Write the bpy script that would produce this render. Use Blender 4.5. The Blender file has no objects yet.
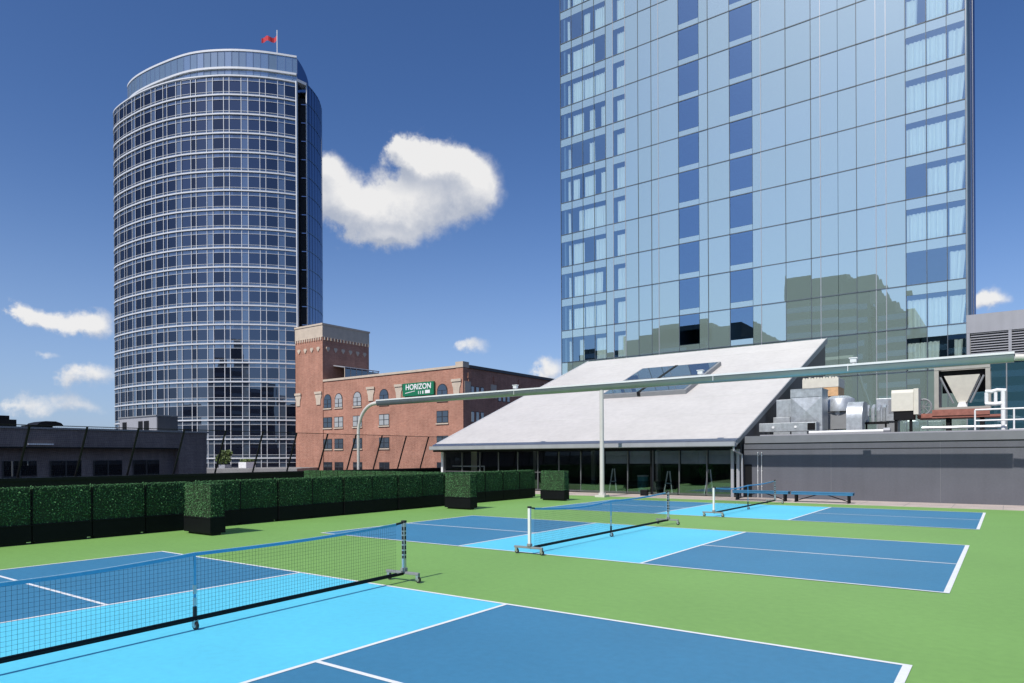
import bpy, math, random
from mathutils import Vector, Matrix
random.seed(7)
S = bpy.context.scene
COL = S.collection
R_ = math.radians
# World frame: x runs along the court lengths (right and towards the camera), y away across the courts, z up. Metres.

# ------------------------------------------------------------------ helpers
class MB:
    """collects boxes, quads and tubes; build() links them as ONE mesh object"""
    def __init__(self): self.v = []; self.f = []; self.mi = []
    def quad(self, a, b, c, d, mi=0):
        i = len(self.v); self.v += [tuple(a), tuple(b), tuple(c), tuple(d)]
        self.f.append((i, i+1, i+2, i+3)); self.mi.append(mi)
    def poly(self, pts, mi=0):
        i = len(self.v); self.v += [tuple(p) for p in pts]
        self.f.append(tuple(range(i, i+len(pts)))); self.mi.append(mi)
    def box(self, x0, x1, y0, y1, z0, z1, mi=0):
        if x0 > x1: x0, x1 = x1, x0
        if y0 > y1: y0, y1 = y1, y0
        if z0 > z1: z0, z1 = z1, z0
        i = len(self.v)
        self.v += [(x0,y0,z0),(x1,y0,z0),(x1,y1,z0),(x0,y1,z0),(x0,y0,z1),(x1,y0,z1),(x1,y1,z1),(x0,y1,z1)]
        for q in ((0,3,2,1),(4,5,6,7),(0,1,5,4),(1,2,6,5),(2,3,7,6),(3,0,4,7)):
            self.f.append(tuple(i+k for k in q)); self.mi.append(mi)
        return self
    def prism(self, prof, axis, a0, a1, mi=0):
        """closed profile (list of 2D) extruded along axis 'x','y' or 'z' from a0 to a1"""
        def P(p, a):
            if axis == 'x': return (a, p[0], p[1])
            if axis == 'y': return (p[0], a, p[1])
            return (p[0], p[1], a)
        n = len(prof); i = len(self.v)
        self.v += [P(p, a0) for p in prof] + [P(p, a1) for p in prof]
        for k in range(n):
            k2 = (k+1) % n
            self.f.append((i+k, i+k2, i+n+k2, i+n+k)); self.mi.append(mi)
        self.f.append(tuple(i+k for k in range(n))[::-1]); self.mi.append(mi)
        self.f.append(tuple(i+n+k for k in range(n))); self.mi.append(mi)
        return self
    def tube(self, pts, r, seg=10, mi=0, cap=True):
        pts = [Vector(p) for p in pts]
        rs = r if isinstance(r, (list, tuple)) else [r]*len(pts)
        i0 = len(self.v); up = None
        for k, p in enumerate(pts):
            t = (pts[min(k+1, len(pts)-1)] - pts[max(k-1, 0)]).normalized()
            if up is None:
                up = Vector((0,0,1)) if abs(t.z) < .9 else Vector((1,0,0))
            a = t.cross(up).normalized(); b = a.cross(t).normalized(); up = b
            for j in range(seg):
                w = 2*math.pi*j/seg
                self.v.append(tuple(p + (a*math.cos(w) + b*math.sin(w))*rs[k]))
        for k in range(len(pts)-1):
            for j in range(seg):
                j2 = (j+1) % seg
                self.f.append((i0+k*seg+j, i0+k*seg+j2, i0+(k+1)*seg+j2, i0+(k+1)*seg+j)); self.mi.append(mi)
        if cap:
            self.f.append(tuple(i0+j for j in range(seg))[::-1]); self.mi.append(mi)
            e = i0+(len(pts)-1)*seg
            self.f.append(tuple(e+j for j in range(seg))); self.mi.append(mi)
        return self
    def build(self, name, mats, parent=None, smooth=False, bevel=0, merge=False):
        off = Vector((0,0,0)); p = parent
        while p is not None:
            off += p.location; p = p.parent
        me = bpy.data.meshes.new(name)
        me.from_pydata([tuple(Vector(v)-off) for v in self.v], [], self.f)
        if not isinstance(mats, (list, tuple)): mats = [mats]
        for m in mats: me.materials.append(m)
        if len(mats) > 1: me.polygons.foreach_set('material_index', self.mi)
        if smooth: me.polygons.foreach_set('use_smooth', [True]*len(self.f))
        me.update()
        o = bpy.data.objects.new(name, me); COL.objects.link(o)
        if parent is not None: o.parent = parent
        if smooth:
            md = o.modifiers.new('edge', 'EDGE_SPLIT'); md.split_angle = R_(40)
        if bevel:
            md = o.modifiers.new('bevel', 'BEVEL'); md.width = bevel; md.segments = 2; md.limit_method = 'ANGLE'
        return o

def tag(o, label=None, cat=None, group=None, kind=None):
    if label: o['label'] = label
    if cat: o['category'] = cat
    if group: o['group'] = group
    if kind: o['kind'] = kind
    return o
def thing(name, loc, label, cat, group=None, rz=0):
    o = bpy.data.objects.new(name, None); COL.objects.link(o)
    o.empty_display_size = .3
    o.location = loc; o.rotation_euler = (0, 0, rz)
    return tag(o, label, cat, group)
def children(o): return [c for c in bpy.data.objects if c.parent == o]
def copy_tree(o, parent=None):
    c = o.copy(); COL.objects.link(c)
    if parent is not None: c.parent = parent
    for ch in children(o): copy_tree(ch, c)
    return c

# ------------------------------------------------------------------ materials
def newmat(name):
    m = bpy.data.materials.new(name); m.use_nodes = True
    nt = m.node_tree; nt.nodes.clear()
    out = nt.nodes.new('ShaderNodeOutputMaterial')
    return m, nt, out
def pbr(name, col, rough=.6, metal=0, var=.08, scale=3., bump=0, bscale=60., spec=.5, coord='Object', fine=0, fscale=40., isl=0, coat=0):
    m, nt, out = newmat(name); N = nt.nodes; L = nt.links
    b = N.new('ShaderNodeBsdfPrincipled'); L.new(b.outputs[0], out.inputs[0])
    b.inputs['Roughness'].default_value = rough; b.inputs['Metallic'].default_value = metal
    b.inputs['Specular IOR Level'].default_value = spec
    b.inputs['Coat Weight'].default_value = coat
    tc = N.new('ShaderNodeTexCoord')
    nz = N.new('ShaderNodeTexNoise'); nz.inputs['Scale'].default_value = scale; nz.inputs['Detail'].default_value = 6
    L.new(tc.outputs[coord], nz.inputs['Vector'])
    mr = N.new('ShaderNodeMapRange'); mr.inputs['From Min'].default_value = .3; mr.inputs['From Max'].default_value = .7
    mr.inputs['To Min'].default_value = 1-var; mr.inputs['To Max'].default_value = 1+var
    L.new(nz.outputs['Fac'], mr.inputs['Value'])
    val = mr.outputs[0]
    def mult(sock, lo, hi, src, fmin, fmax):
        m2 = N.new('ShaderNodeMapRange'); m2.inputs['From Min'].default_value = fmin; m2.inputs['From Max'].default_value = fmax
        m2.inputs['To Min'].default_value = lo; m2.inputs['To Max'].default_value = hi
        L.new(src, m2.inputs['Value'])
        mm = N.new('ShaderNodeMath'); mm.operation = 'MULTIPLY'
        L.new(sock, mm.inputs[0]); L.new(m2.outputs[0], mm.inputs[1]); return mm.outputs[0]
    if fine:
        n2 = N.new('ShaderNodeTexNoise'); n2.inputs['Scale'].default_value = fscale; n2.inputs['Detail'].default_value = 4
        L.new(tc.outputs[coord], n2.inputs['Vector'])
        val = mult(val, 1-fine, 1+fine, n2.outputs['Fac'], .3, .7)
    if isl:
        g = N.new('ShaderNodeNewGeometry')
        val = mult(val, 1-isl, 1+isl, g.outputs['Random Per Island'], 0, 1)
    vm = N.new('ShaderNodeVectorMath'); vm.operation = 'SCALE'
    vm.inputs[0].default_value = col; L.new(val, vm.inputs['Scale'])
    L.new(vm.outputs[0], b.inputs['Base Color'])
    if bump:
        n3 = N.new('ShaderNodeTexNoise'); n3.inputs['Scale'].default_value = bscale; n3.inputs['Detail'].default_value = 3
        L.new(tc.outputs[coord], n3.inputs['Vector'])
        bp = N.new('ShaderNodeBump'); bp.inputs['Strength'].default_value = bump; bp.inputs['Distance'].default_value = .01
        L.new(n3.outputs['Fac'], bp.inputs['Height']); L.new(bp.outputs[0], b.inputs['Normal'])
    return m
def mirror_glass(name, refl, body, fac, rough=.0, isl=.0, wave=0):
    """opaque coated glass: mirror reflection over a dark body"""
    m, nt, out = newmat(name); N = nt.nodes; L = nt.links
    g = N.new('ShaderNodeBsdfGlossy'); g.inputs['Roughness'].default_value = rough
    g.inputs['Color'].default_value = (*refl, 1)
    d = N.new('ShaderNodeBsdfDiffuse')
    d.inputs['Color'].default_value = (*body, 1)
    mx = N.new('ShaderNodeMixShader'); mx.inputs[0].default_value = fac
    if wave:
        tc = N.new('ShaderNodeTexCoord'); mp = N.new('ShaderNodeMapping'); mp.inputs['Scale'].default_value = (1.0,1.0,.10); L.new(tc.outputs['Object'], mp.inputs[0])
        nz = N.new('ShaderNodeTexNoise'); nz.inputs['Scale'].default_value = 1.6; nz.inputs['Detail'].default_value = 2; L.new(mp.outputs[0], nz.inputs['Vector'])
        bp = N.new('ShaderNodeBump'); bp.inputs['Strength'].default_value = 1.0; bp.inputs['Distance'].default_value = wave
        L.new(nz.outputs['Fac'], bp.inputs['Height']); L.new(bp.outputs[0], g.inputs['Normal'])
    if isl:
        ge = N.new('ShaderNodeNewGeometry')
        mr = N.new('ShaderNodeMapRange'); mr.inputs['To Min'].default_value = fac*(1-isl); mr.inputs['To Max'].default_value = fac*(1+isl)
        L.new(ge.outputs['Random Per Island'], mr.inputs['Value']); L.new(mr.outputs[0], mx.inputs[0])
    L.new(d.outputs[0], mx.inputs[1]); L.new(g.outputs[0], mx.inputs[2]); L.new(mx.outputs[0], out.inputs[0])
    return m
def streak(m, amt=.10):
    nt = m.node_tree; N = nt.nodes; L = nt.links
    b = next(n for n in N if n.type == 'BSDF_PRINCIPLED'); src = b.inputs['Base Color'].links[0].from_socket
    tc = N.new('ShaderNodeTexCoord'); mp = N.new('ShaderNodeMapping'); mp.inputs['Scale'].default_value = (2.2,2.2,.12); L.new(tc.outputs['Object'], mp.inputs[0])
    nz = N.new('ShaderNodeTexNoise'); nz.inputs['Scale'].default_value = 1.5; nz.inputs['Detail'].default_value = 6; L.new(mp.outputs[0], nz.inputs['Vector'])
    mr = N.new('ShaderNodeMapRange'); mr.inputs['From Min'].default_value = .35; mr.inputs['From Max'].default_value = .7; mr.inputs['To Min'].default_value = 1+amt*.5; mr.inputs['To Max'].default_value = 1-amt
    L.new(nz.outputs['Fac'], mr.inputs['Value'])
    v = N.new('ShaderNodeVectorMath'); v.operation = 'SCALE'; L.new(src, v.inputs[0]); L.new(mr.outputs[0], v.inputs['Scale']); L.new(v.outputs[0], b.inputs['Base Color'])
def clear_glass(name, tint, refl, fac):
    m, nt, out = newmat(name); N = nt.nodes; L = nt.links
    g = N.new('ShaderNodeBsdfGlossy'); g.inputs['Roughness'].default_value = 0; g.inputs['Color'].default_value = (*refl, 1)
    t = N.new('ShaderNodeBsdfTransparent'); t.inputs['Color'].default_value = (*tint, 1)
    mx = N.new('ShaderNodeMixShader'); mx.inputs[0].default_value = fac
    L.new(t.outputs[0], mx.inputs[1]); L.new(g.outputs[0], mx.inputs[2]); L.new(mx.outputs[0], out.inputs[0])
    return m
def brickmat(name, c1, c2, mortar, scale=1.0, swap=False):
    m, nt, out = newmat(name); N = nt.nodes; L = nt.links
    b = N.new('ShaderNodeBsdfPrincipled'); b.inputs['Roughness'].default_value = .85; b.inputs['Specular IOR Level'].default_value = .2
    L.new(b.outputs[0], out.inputs[0])
    tc = N.new('ShaderNodeTexCoord'); sx = N.new('ShaderNodeSeparateXYZ'); L.new(tc.outputs['Object'], sx.inputs[0])
    ad = N.new('ShaderNodeMath'); ad.operation = 'ADD'; L.new(sx.outputs[0], ad.inputs[0]); L.new(sx.outputs[1], ad.inputs[1])
    cb = N.new('ShaderNodeCombineXYZ'); L.new(ad.outputs[0], cb.inputs[0]); L.new(sx.outputs[2], cb.inputs[1])
    br = N.new('ShaderNodeTexBrick'); br.inputs['Scale'].default_value = scale
    br.inputs['Color1'].default_value = (*c1, 1); br.inputs['Color2'].default_value = (*c2, 1); br.inputs['Mortar'].default_value = (*mortar, 1)
    br.inputs['Brick Width'].default_value = .42; br.inputs['Row Height'].default_value = .15; br.inputs['Mortar Size'].default_value = .012
    L.new(cb.outputs[0], br.inputs['Vector'])
    nz = N.new('ShaderNodeTexNoise'); nz.inputs['Scale'].default_value = .35; nz.inputs['Detail'].default_value = 8; L.new(tc.outputs['Object'], nz.inputs['Vector'])
    mr = N.new('ShaderNodeMapRange'); mr.inputs['From Min'].default_value=.3; mr.inputs['From Max'].default_value=.7
    mr.inputs['To Min'].default_value=.85; mr.inputs['To Max'].default_value=1.15; L.new(nz.outputs['Fac'], mr.inputs['Value'])
    vm = N.new('ShaderNodeVectorMath'); vm.operation='SCALE'; L.new(br.outputs['Color'], vm.inputs[0]); L.new(mr.outputs[0], vm.inputs['Scale'])
    L.new(vm.outputs[0], b.inputs['Base Color'])
    return m
def curtainmat(name, col):
    m, nt, out = newmat(name); N = nt.nodes; L = nt.links
    d = N.new('ShaderNodeBsdfDiffuse'); d.inputs['Color'].default_value = (*col, 1)
    L.new(d.outputs[0], out.inputs[0]); return m

M = {}
M['court_green'] = pbr('court_green', (.198,.388,.098), .62, var=.05, scale=.35, fine=.05, fscale=9, bump=.25, bscale=180, spec=.35)
M['court_blue'] = pbr('court_blue', (.048,.212,.365), .6, var=.05, scale=.5, fine=.05, fscale=11, bump=.25, bscale=180, spec=.35)
M['court_sky'] = pbr('court_light_blue', (.115,.600,.80), .6, var=.05, scale=.5, fine=.04, fscale=11, bump=.25, bscale=180, spec=.35)
M['line'] = pbr('line_paint', (.80,.82,.82), .6, var=.04, scale=4, fine=.05, fscale=60, spec=.3)
M['paving'] = pbr('concrete_paving', (.52,.44,.385), .85, var=.12, scale=1.2, fine=.12, fscale=25, bump=.3, bscale=90)
M['asphalt'] = pbr('street_asphalt', (.06,.06,.062), .9, var=.15, scale=.05)
M['concrete'] = pbr('concrete', (.28,.275,.27), .85, var=.12, scale=.6, fine=.06, fscale=12)
M['membrane'] = pbr('roof_membrane', (.545,.52,.495), .6, var=.05, scale=.45, fine=.05, fscale=3.2, bump=.35, bscale=2.2)
M['white_metal'] = pbr('white_metal', (.72,.73,.74), .4, var=.04, scale=3)
M['grey_metal'] = pbr('grey_metal', (.24,.25,.26), .45, var=.06, scale=3)
M['beam'] = pbr('beam_metal', (.33,.375,.40), .34, metal=.75, var=.05, scale=2)
M['pole'] = pbr('pole_paint', (.60,.58,.54), .5, var=.06, scale=2)
M['dark_metal'] = pbr('dark_metal', (.008,.008,.009), .6, var=.1, scale=3, spec=.2)
M['black_box'] = pbr('black_planter_box', (.005,.0055,.007), .6, var=.15, scale=6, spec=.15)
M['grey_wall'] = pbr('grey_wall', (.108,.112,.130), .75, var=.07, scale=.8, fine=.05, fscale=14, bump=.2, bscale=30)
M['grey_coping'] = pbr('grey_coping', (.17,.175,.19), .55, var=.06, scale=2)
M['gable'] = pbr('gable_cladding', (.085,.086,.092), .7, var=.08, scale=1)
M['galv'] = pbr('galvanised_steel', (.50,.53,.55), .42, metal=.55, var=.16, scale=5, fine=.07, fscale=22)
M['cream'] = pbr('cream_paint', (.66,.63,.54), .55, var=.06, scale=4)
M['beige_steel'] = pbr('beige_steel', (.36,.35,.31), .6, var=.08, scale=4)
M['mull'] = pbr('mullion_grey', (.12,.125,.13), .5)
M['rust'] = pbr('rusty_red_steel', (.30,.115,.085), .75, var=.2, scale=6)
M['wood'] = pbr('pale_wood', (.66,.40,.20), .7, var=.12, scale=8)
M['white'] = pbr('white_paint', (.82,.82,.81), .45, var=.03, scale=4)
M['post_white'] = pbr('powder_white', (.76,.77,.77), .35, var=.03, scale=6)
M['silver'] = pbr('silver_post', (.55,.56,.57), .3, metal=.7, var=.06, scale=9)
M['rubber'] = pbr('black_rubber', (.02,.02,.021), .7, var=.1, scale=9)
M['strand'] = pbr('net_cord', (.022,.022,.026), .8, var=.1, scale=9)
M['tape'] = pbr('blue_tape', (.10,.42,.68), .6, var=.06, scale=9)
M['tape_edge'] = pbr('tape_edge', (.45,.62,.75), .6, var=.06, scale=9)
M['bench_blue'] = pbr('bench_blue', (.035,.17,.33), .5, var=.07, scale=5)
M['leaf'] = pbr('hedge_leaf', (.066,.158,.066), .75, var=.2, scale=4, isl=.5, spec=.08)
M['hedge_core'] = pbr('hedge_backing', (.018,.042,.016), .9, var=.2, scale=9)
M['bush'] = pbr('bush_leaf', (.10,.15,.035), .6, var=.2, scale=2, isl=.5)
M['brick'] = brickmat('red_brick', (.47,.225,.155), (.38,.17,.115), (.42,.31,.25))
M['brown_brick'] = brickmat('brown_brick', (.225,.185,.178), (.19,.155,.15), (.22,.19,.185))
M['stone'] = pbr('cream_stone', (.56,.47,.37), .8, var=.08, scale=1.2)
M['pale_win'] = mirror_glass('pale_blind_glass', (.8,.85,.9), (.40,.40,.38), .18)
M['dark_win'] = mirror_glass('dark_window_glass', (.7,.8,.9), (.012,.014,.018), .22)
M['frame_dark'] = pbr('window_frame_dark', (.035,.035,.038), .5)
M['sign_green'] = pbr('sign_green', (.006,.17,.075), .45, var=.04)
M['hotel_s'] = mirror_glass('hotel_coated_glass', (.85,.97,.92), (.29,.385,.345), .55, isl=.06, wave=.0011)
M['hotel_v'] = clear_glass('hotel_vision_glass', (.86,.97,.95), (.66,.88,1.0), .42)
M['hotel_d'] = clear_glass('hotel_deep_glass', (.5,.62,.7), (.56,.80,1.0), .45)
M['hotel_line'] = pbr('hotel_joint', (.08,.105,.13), .5, var=.05)
M['hotel_fin'] = pbr('hotel_fin', (.40,.41,.44), .35, metal=.3, var=.04)
M['hotel_side'] = mirror_glass('hotel_side_glass', (.6,.7,.95), (.04,.05,.09), .35)
M['room'] = pbr('hotel_room', (.13,.20,.26), .8, var=.1)
M['curtain'] = curtainmat('curtain_cloth', (.86,.87,.82))
M['tw_dark'] = mirror_glass('tower_vision_glass', (.70,.82,1.0), (.007,.009,.018), .115, isl=.45, wave=.003)
M['tw_pale'] = mirror_glass('tower_pale_glass', (.72,.86,1.0), (.062,.082,.115), .24, isl=.2)
M['tw_rail'] = pbr('tower_white_rail', (.64,.66,.68), .4, var=.04)
M['tw_side'] = mirror_glass('tower_side_glass', (.52,.64,.90), (.010,.016,.035), .38)
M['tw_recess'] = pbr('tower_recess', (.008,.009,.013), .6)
M['tw_crown'] = mirror_glass('tower_crown_glass', (.85,.93,1.0), (.13,.18,.21), .34, isl=.3)
M['sol_glass'] = clear_glass('solarium_glass', (.64,.70,.70), (.8,.86,.9), .13)
M['sol_frost'] = clear_glass('frosted_panel', (.60,.72,.68), (.6,.72,.66), .24)
M['sol_in'] = pbr('solarium_inside', (.07,.07,.08), .8, var=.2)
M['sol_floor'] = pbr('solarium_floor', (.035,.035,.034), .6, var=.2)
M['skyl'] = mirror_glass('skylight_glass', (.75,.85,.95), (.05,.075,.10), .45)
M['teal_glass'] = mirror_glass('teal_glass', (.65,.85,.95), (.030,.085,.11), .35)
M['lt_panel'] = pbr('light_grey_panel', (.33,.335,.36), .5, var=.04, scale=1)
M['purple_shadow'] = pbr('beam_shadow_tone', (.12,.125,.19), .5)  # unused; the beam's shadow along the eave as a flat colour
M['red_cloth'] = pbr('red_flag_cloth', (.55,.04,.05), .8)
M['office'] = pbr('pale_office_stone', (.15,.16,.14), .85, var=.15, scale=.2)
M['roofdeck'] = pbr('grey_roof_deck', (.20,.20,.20), .9, var=.1, scale=.7)

for k_, a_ in (('grey_wall',.05),('gable',.12),('brick',.10),('galv',.12),('lt_panel',.06),('brown_brick',.14)): streak(M[k_], a_)
# ------------------------------------------------------------------ ground and roof terrace
Z0 = -18.0
b = MB(); b.quad((-2500,-2500,Z0),(2500,-2500,Z0),(2500,2500,Z0),(-2500,2500,Z0))
tag(b.build('street_ground', M['asphalt']), kind='structure')
b = MB(); b.box(-17.6, 46, -30, 27.7, Z0+.01, -.006); tag(b.build('terrace_structure', M['concrete']), kind='structure')
b = MB(); b.quad((-17.55,-30,0),(46,-30,0),(46,27.7,0),(-17.55,27.7,0)); tag(b.build('court_ground', M['court_green']), kind='structure')
b = MB()
b.box(-17.6, 46, 27.702, 30.5, Z0+.01, .006)
tag(b.build('paved_strip', M['paving']), kind='structure')
b = MB()
x = -16.0
while x < 45:
    b.box(x, x+.012, 27.72, 30.1, .0065, .0085); x += 1.5
b.box(-17, 45, 28.9, 28.912, .0065, .0085)
tag(b.build('paving_joints', M['grey_coping']), kind='structure')

L_, W_, N1, N2 = 13.41, 6.10, 4.57, 8.84
COURTS = [(0.03, -0.03), (.03, 10.06), (.10, 19.90)]
for ci, (ox, oy) in enumerate(COURTS):
    L_, N2 = (13.41, 8.84) if ci == 0 else (13.46, 8.81)
    b = MB(); z = .004
    for x0, x1 in ((0, N1), (N2, L_)):
        b.quad((ox+x0,oy,z),(ox+x1,oy,z),(ox+x1,oy+W_,z),(ox+x0,oy+W_,z))
    tag(b.build('court_surface', M['court_blue']), kind='structure')
    b = MB(); b.quad((ox+N1,oy,z),(ox+N2,oy,z),(ox+N2,oy+W_,z),(ox+N1,oy+W_,z))
    tag(b.build('court_kitchen', M['court_sky']), kind='structure')
    b = MB(); z = .008; w = .055
    def ln(x0, x1, y0, y1): b.quad((ox+x0,oy+y0,z),(ox+x1,oy+y0,z),(ox+x1,oy+y1,z),(ox+x0,oy+y1,z))
    ln(0, L_, 0, w); ln(0, L_, W_-w, W_)
    ln(0, w, w, W_-w); ln(L_-w*1.35, L_, w, W_-w)
    ln(N1-w/2, N1+w/2, w, W_-w); ln(N2-w/2, N2+w/2, w, W_-w)
    ln(w, N1-w/2, W_/2-w/2, W_/2+w/2); ln(N2+w/2, L_-w*1.35, W_/2-w/2, W_/2+w/2)
    tag(b.build('court_lines', M['line']), kind='structure')

# ------------------------------------------------------------------ portable nets
def wheel(b, x, y, r=.045, w=.028):
    n = 14
    b.prism([(x+r*math.cos(2*math.pi*k/n), .048+r*math.sin(2*math.pi*k/n)) for k in range(n)], 'y', y-w/2, y+w/2)
def caster(foot, x, y):
    b = MB(); wheel(b, x+.015, y); c = b.build('caster', M['rubber'], foot)
    h = MB(); n = 12
    for s in (-1, 1):
        h.prism([(x+.015+.026*math.cos(2*math.pi*k/n), .048+.026*math.sin(2*math.pi*k/n)) for k in range(n)], 'y', y+s*.0145, y+s*.018)
    h.box(x-.018, x+.03, y-.026, y-.0185, .045, .112); h.box(x-.018, x+.03, y+.0185, y+.026, .045, .112)
    h.build('hub', M['silver'], c)
def make_net():
    t = thing('portable_net', (0,0,0), 'x', 'net', 'portable nets on the courts')
    HY = 3.47
    for s in (-1, 1):
        y = s*HY
        f = MB(); f.box(-.36, .30, y-.025, y+.025, .112, .152); f.box(-.04,.04,y-.04,y+.04,.152,.21); foot = f.build('foot_bar', M['grey_metal'], t, bevel=.006)
        caster(foot, -.32, y); caster(foot, .27, y)
        p = MB(); p.box(-.027, .027, y-.027, y+.027, .152, .905)
        po = p.build('post', M['post_white'] if s < 0 else M['silver'], t, bevel=.006)
        c = MB(); c.box(-.032, .032, y-.032, y+.032, .905, .94); c.build('post_cap', M['rubber'], po, bevel=.005)
        if s > 0:
            d = MB(); zz = .84
            for h, ww in ((.055,.018),(.04,.014),(.055,.02),(.05,.015),(.06,.018),(.05,.02),(.045,.016)):
                d.box(.0275, .0285, y-ww, y+ww, zz-h, zz); d.box(-ww, ww, y-.0285, y-.0275, zz-h, zz); zz -= h+.022
            d.build('post_lettering', M['rubber'], po)
    b = MB(); b.box(-.018, .018, -HY+.025, HY-.025, .100, .138); b.build('base_bar', M['dark_metal'], t, bevel=.005)
    m = MB(); m.box(-.016, .016, -.016, .016, .150, .26)
    mf = m.build('centre_stand', M['rubber'], t)
    caster(mf, 0, 0)
    def topz(y):
        q = min(1, abs(y)/3.4); return .866 + .046*q**1.3 - (.065 if y < 0 else .025)*math.sin(math.pi*min(1,q))
    n = 40; ys = [-3.30 + 6.60*k/n for k in range(n+1)]
    tp = MB(); ed = MB()
    for k in range(n):
        y0, y1 = ys[k], ys[k+1]; z0, z1 = topz(y0), topz(y1)
        for sx in (-.006, .006):
            tp.quad((sx,y0,z0-.04),(sx,y1,z1-.04),(sx,y1,z1),(sx,y0,z0))
        ed.quad((-.007,y0,z0),(.007,y0,z0),(.007,y1,z1),(-.007,y1,z1))
        for sx in (-.0072, .0072):
            ed.quad((sx,y0,z0-.007),(sx,y1,z1-.007),(sx,y1,z1),(sx,y0,z0))
    tpo = tp.build('top_tape', M['tape'], t); ed.build('tape_edging', M['tape_edge'], tpo)
    st = MB()
    for s in (-1, 1):
        st.prism([(s*3.29, topz(s*3.29)-.03), (s*3.29, topz(s*3.29)), (s*3.465, .925), (s*3.465, .895)], 'x', -.012, .012)
    st.build('strap', M['rubber'], t)
    bt = MB(); bt.box(-.006, .006, -3.30, 3.30, .134, .152); bt.build('bottom_tape', M['strand'], t)
    cs = MB(); cs.box(-.010, .010, -.011, .011, .26, .862); cs.build('centre_strap', M['tape'], t)
    ce = MB(); ce.box(-.013,.013,-.015,.015,.27,.36); ce.box(-.013,.013,-.015,.015,.40,.50); ce.build('strap_sleeve', M['silver'], t)
    ns = MB(); r = .0009; step = .045
    y = -3.30
    while y <= 3.301:
        zt = topz(y)-.038
        ns.box(-r, r, y-r, y+r, .15, zt); y += step
    z = .195
    while z < .80:
        ns.box(-r*.9, r*.9, -3.30, 3.30, z-r, z+r); z += step
    ns.build('netting', M['strand'], t)
    return t
net0 = make_net()
net_lab = ['blue taped portable net nearest the camera, running off the left edge',
           'portable net with white near post on the middle court',
           'farthest portable net with white posts before the blue benches']
for i, (ox, oy) in enumerate(COURTS):
    o = net0 if i == 0 else copy_tree(net0)
    o.location = ((6.78,3.0,.004),(6.52,13.40,.004),(6.70,23.36,.004))[i]; o.rotation_euler.z = (.055,.012,0)[i]; o['label'] = net_lab[i]

# ------------------------------------------------------------------ hedge planters
def leafmesh(hx, hy, z0, z1, count, size, rnd):
    b = MB()
    # share of leaves per face by area
    faces = [('x',1,2*hy*(z1-z0)),('x',-1,2*hy*(z1-z0)),('y',1,2*hx*(z1-z0)),('y',-1,2*hx*(z1-z0)),('z',1,4*hx*hy*1.3)]
    tot = sum(f[2] for f in faces)
    for ax, sg, ar in faces:
        for _ in range(int(count*ar/tot)):
            p = [rnd.uniform(-hx,hx), rnd.uniform(-hy,hy), rnd.uniform(z0,z1)]
            dep = rnd.uniform(-.03,.012) + (rnd.uniform(0,.03) if rnd.random()<.06 else 0)
            nrm = Vector((0,0,0))
            if ax=='x': p[0]=sg*(hx+dep); nrm.x=sg
            elif ax=='y': p[1]=sg*(hy+dep); nrm.y=sg
            else: p[2]=z1+dep; nrm.z=1
            nrm = (nrm + Vector((rnd.uniform(-1,1),rnd.uniform(-1,1),rnd.uniform(-.6,1.1)))*.75).normalized()
            a = nrm.orthogonal().normalized(); a.rotate(Matrix.Rotation(rnd.uniform(0,6.28),3,nrm)); c = nrm.cross(a)
            s = size*rnd.uniform(.7,1.3); P = Vector(p)
            b.quad(P-a*s, P-c*s*.55+nrm*s*.15, P+a*s, P+c*s*.55+nrm*s*.15)
    return b
rnd = random.Random(3)
def make_planter():
    t = thing('hedge_planter', (0,0,0), 'x', 'planter')
    b = MB(); b.box(-.205,.205,-.615,.615,.055,.43); b.box(-.215,.215,-.622,.622,.41,.445)
    bx = b.build('planter_box', M['black_box'], t, bevel=.006)
    f = MB(); f.box(-.12,.12,-.54,.54,.002,.054); f.build('plinth', M['rubber'], bx)
    h = MB(); h.box(-.175,.175,-.59,.59,.44,1.265)
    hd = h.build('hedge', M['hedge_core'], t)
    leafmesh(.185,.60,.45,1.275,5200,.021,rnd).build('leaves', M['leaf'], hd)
    for s in (-1,1):
        p = MB(); p.box(.19,.20,s*.606-.008,s*.606+.008,.44,1.24); p.build('corner_strip', M['dark_metal'], hd)
    return t
pl0 = make_planter()
first = [True]
def planter(x, y, rz, label, group):
    o = pl0 if first[0] else copy_tree(pl0); first[0] = False
    o.location = (x, y, 0); o.rotation_euler = (0,0,rz)
    o['label'] = label; o['group'] = group; return o
ords = ['first','second','third','fourth','fifth','sixth','seventh','eighth','ninth','tenth','eleventh']
X0 = -3.8; P = 1.25
ystart = 8.75
# near row: left of the first sunlit end planter
for k in range(7):
    planter(X0, ystart-.62-P*k-.02, 0, '%s shaded boxwood planter left of the nearest sunlit end planter, counting leftwards' % ords[k], 'hedge planters in the shaded near row')
planter(-2.33, 8.33, math.pi/2, 'nearest end planter with sunlit green face, turned across the long row', 'sunlit end planters')
for k in range(8):
    planter(X0-.03*(k%2), 9.525+P*k, 0, '%s shaded boxwood planter right of the nearest sunlit end planter, in the long middle row' % ords[k], 'hedge planters in the shaded middle row')
planter(-2.12, 18.1, math.pi/2, 'middle end planter with sunlit green face, between the two shaded rows', 'sunlit end planters')
for k in range(5):
    planter(X0, 19.56+P*k, 0, '%s shaded boxwood planter right of the middle sunlit end planter, towards the glass building' % ords[k], 'hedge planters in the shaded far row')
planter(-1.80, 24.02, math.pi/2, 'farthest end planter with sunlit green face, closest to the tall pale lamp post', 'sunlit end planters')
for k in range(7):
    planter(-5.35-P*k, 19.95, math.pi/2, '%s back planter with only its sunlit green top showing over the long row, counting leftwards' % ords[k], 'back row hedge planters')

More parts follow.
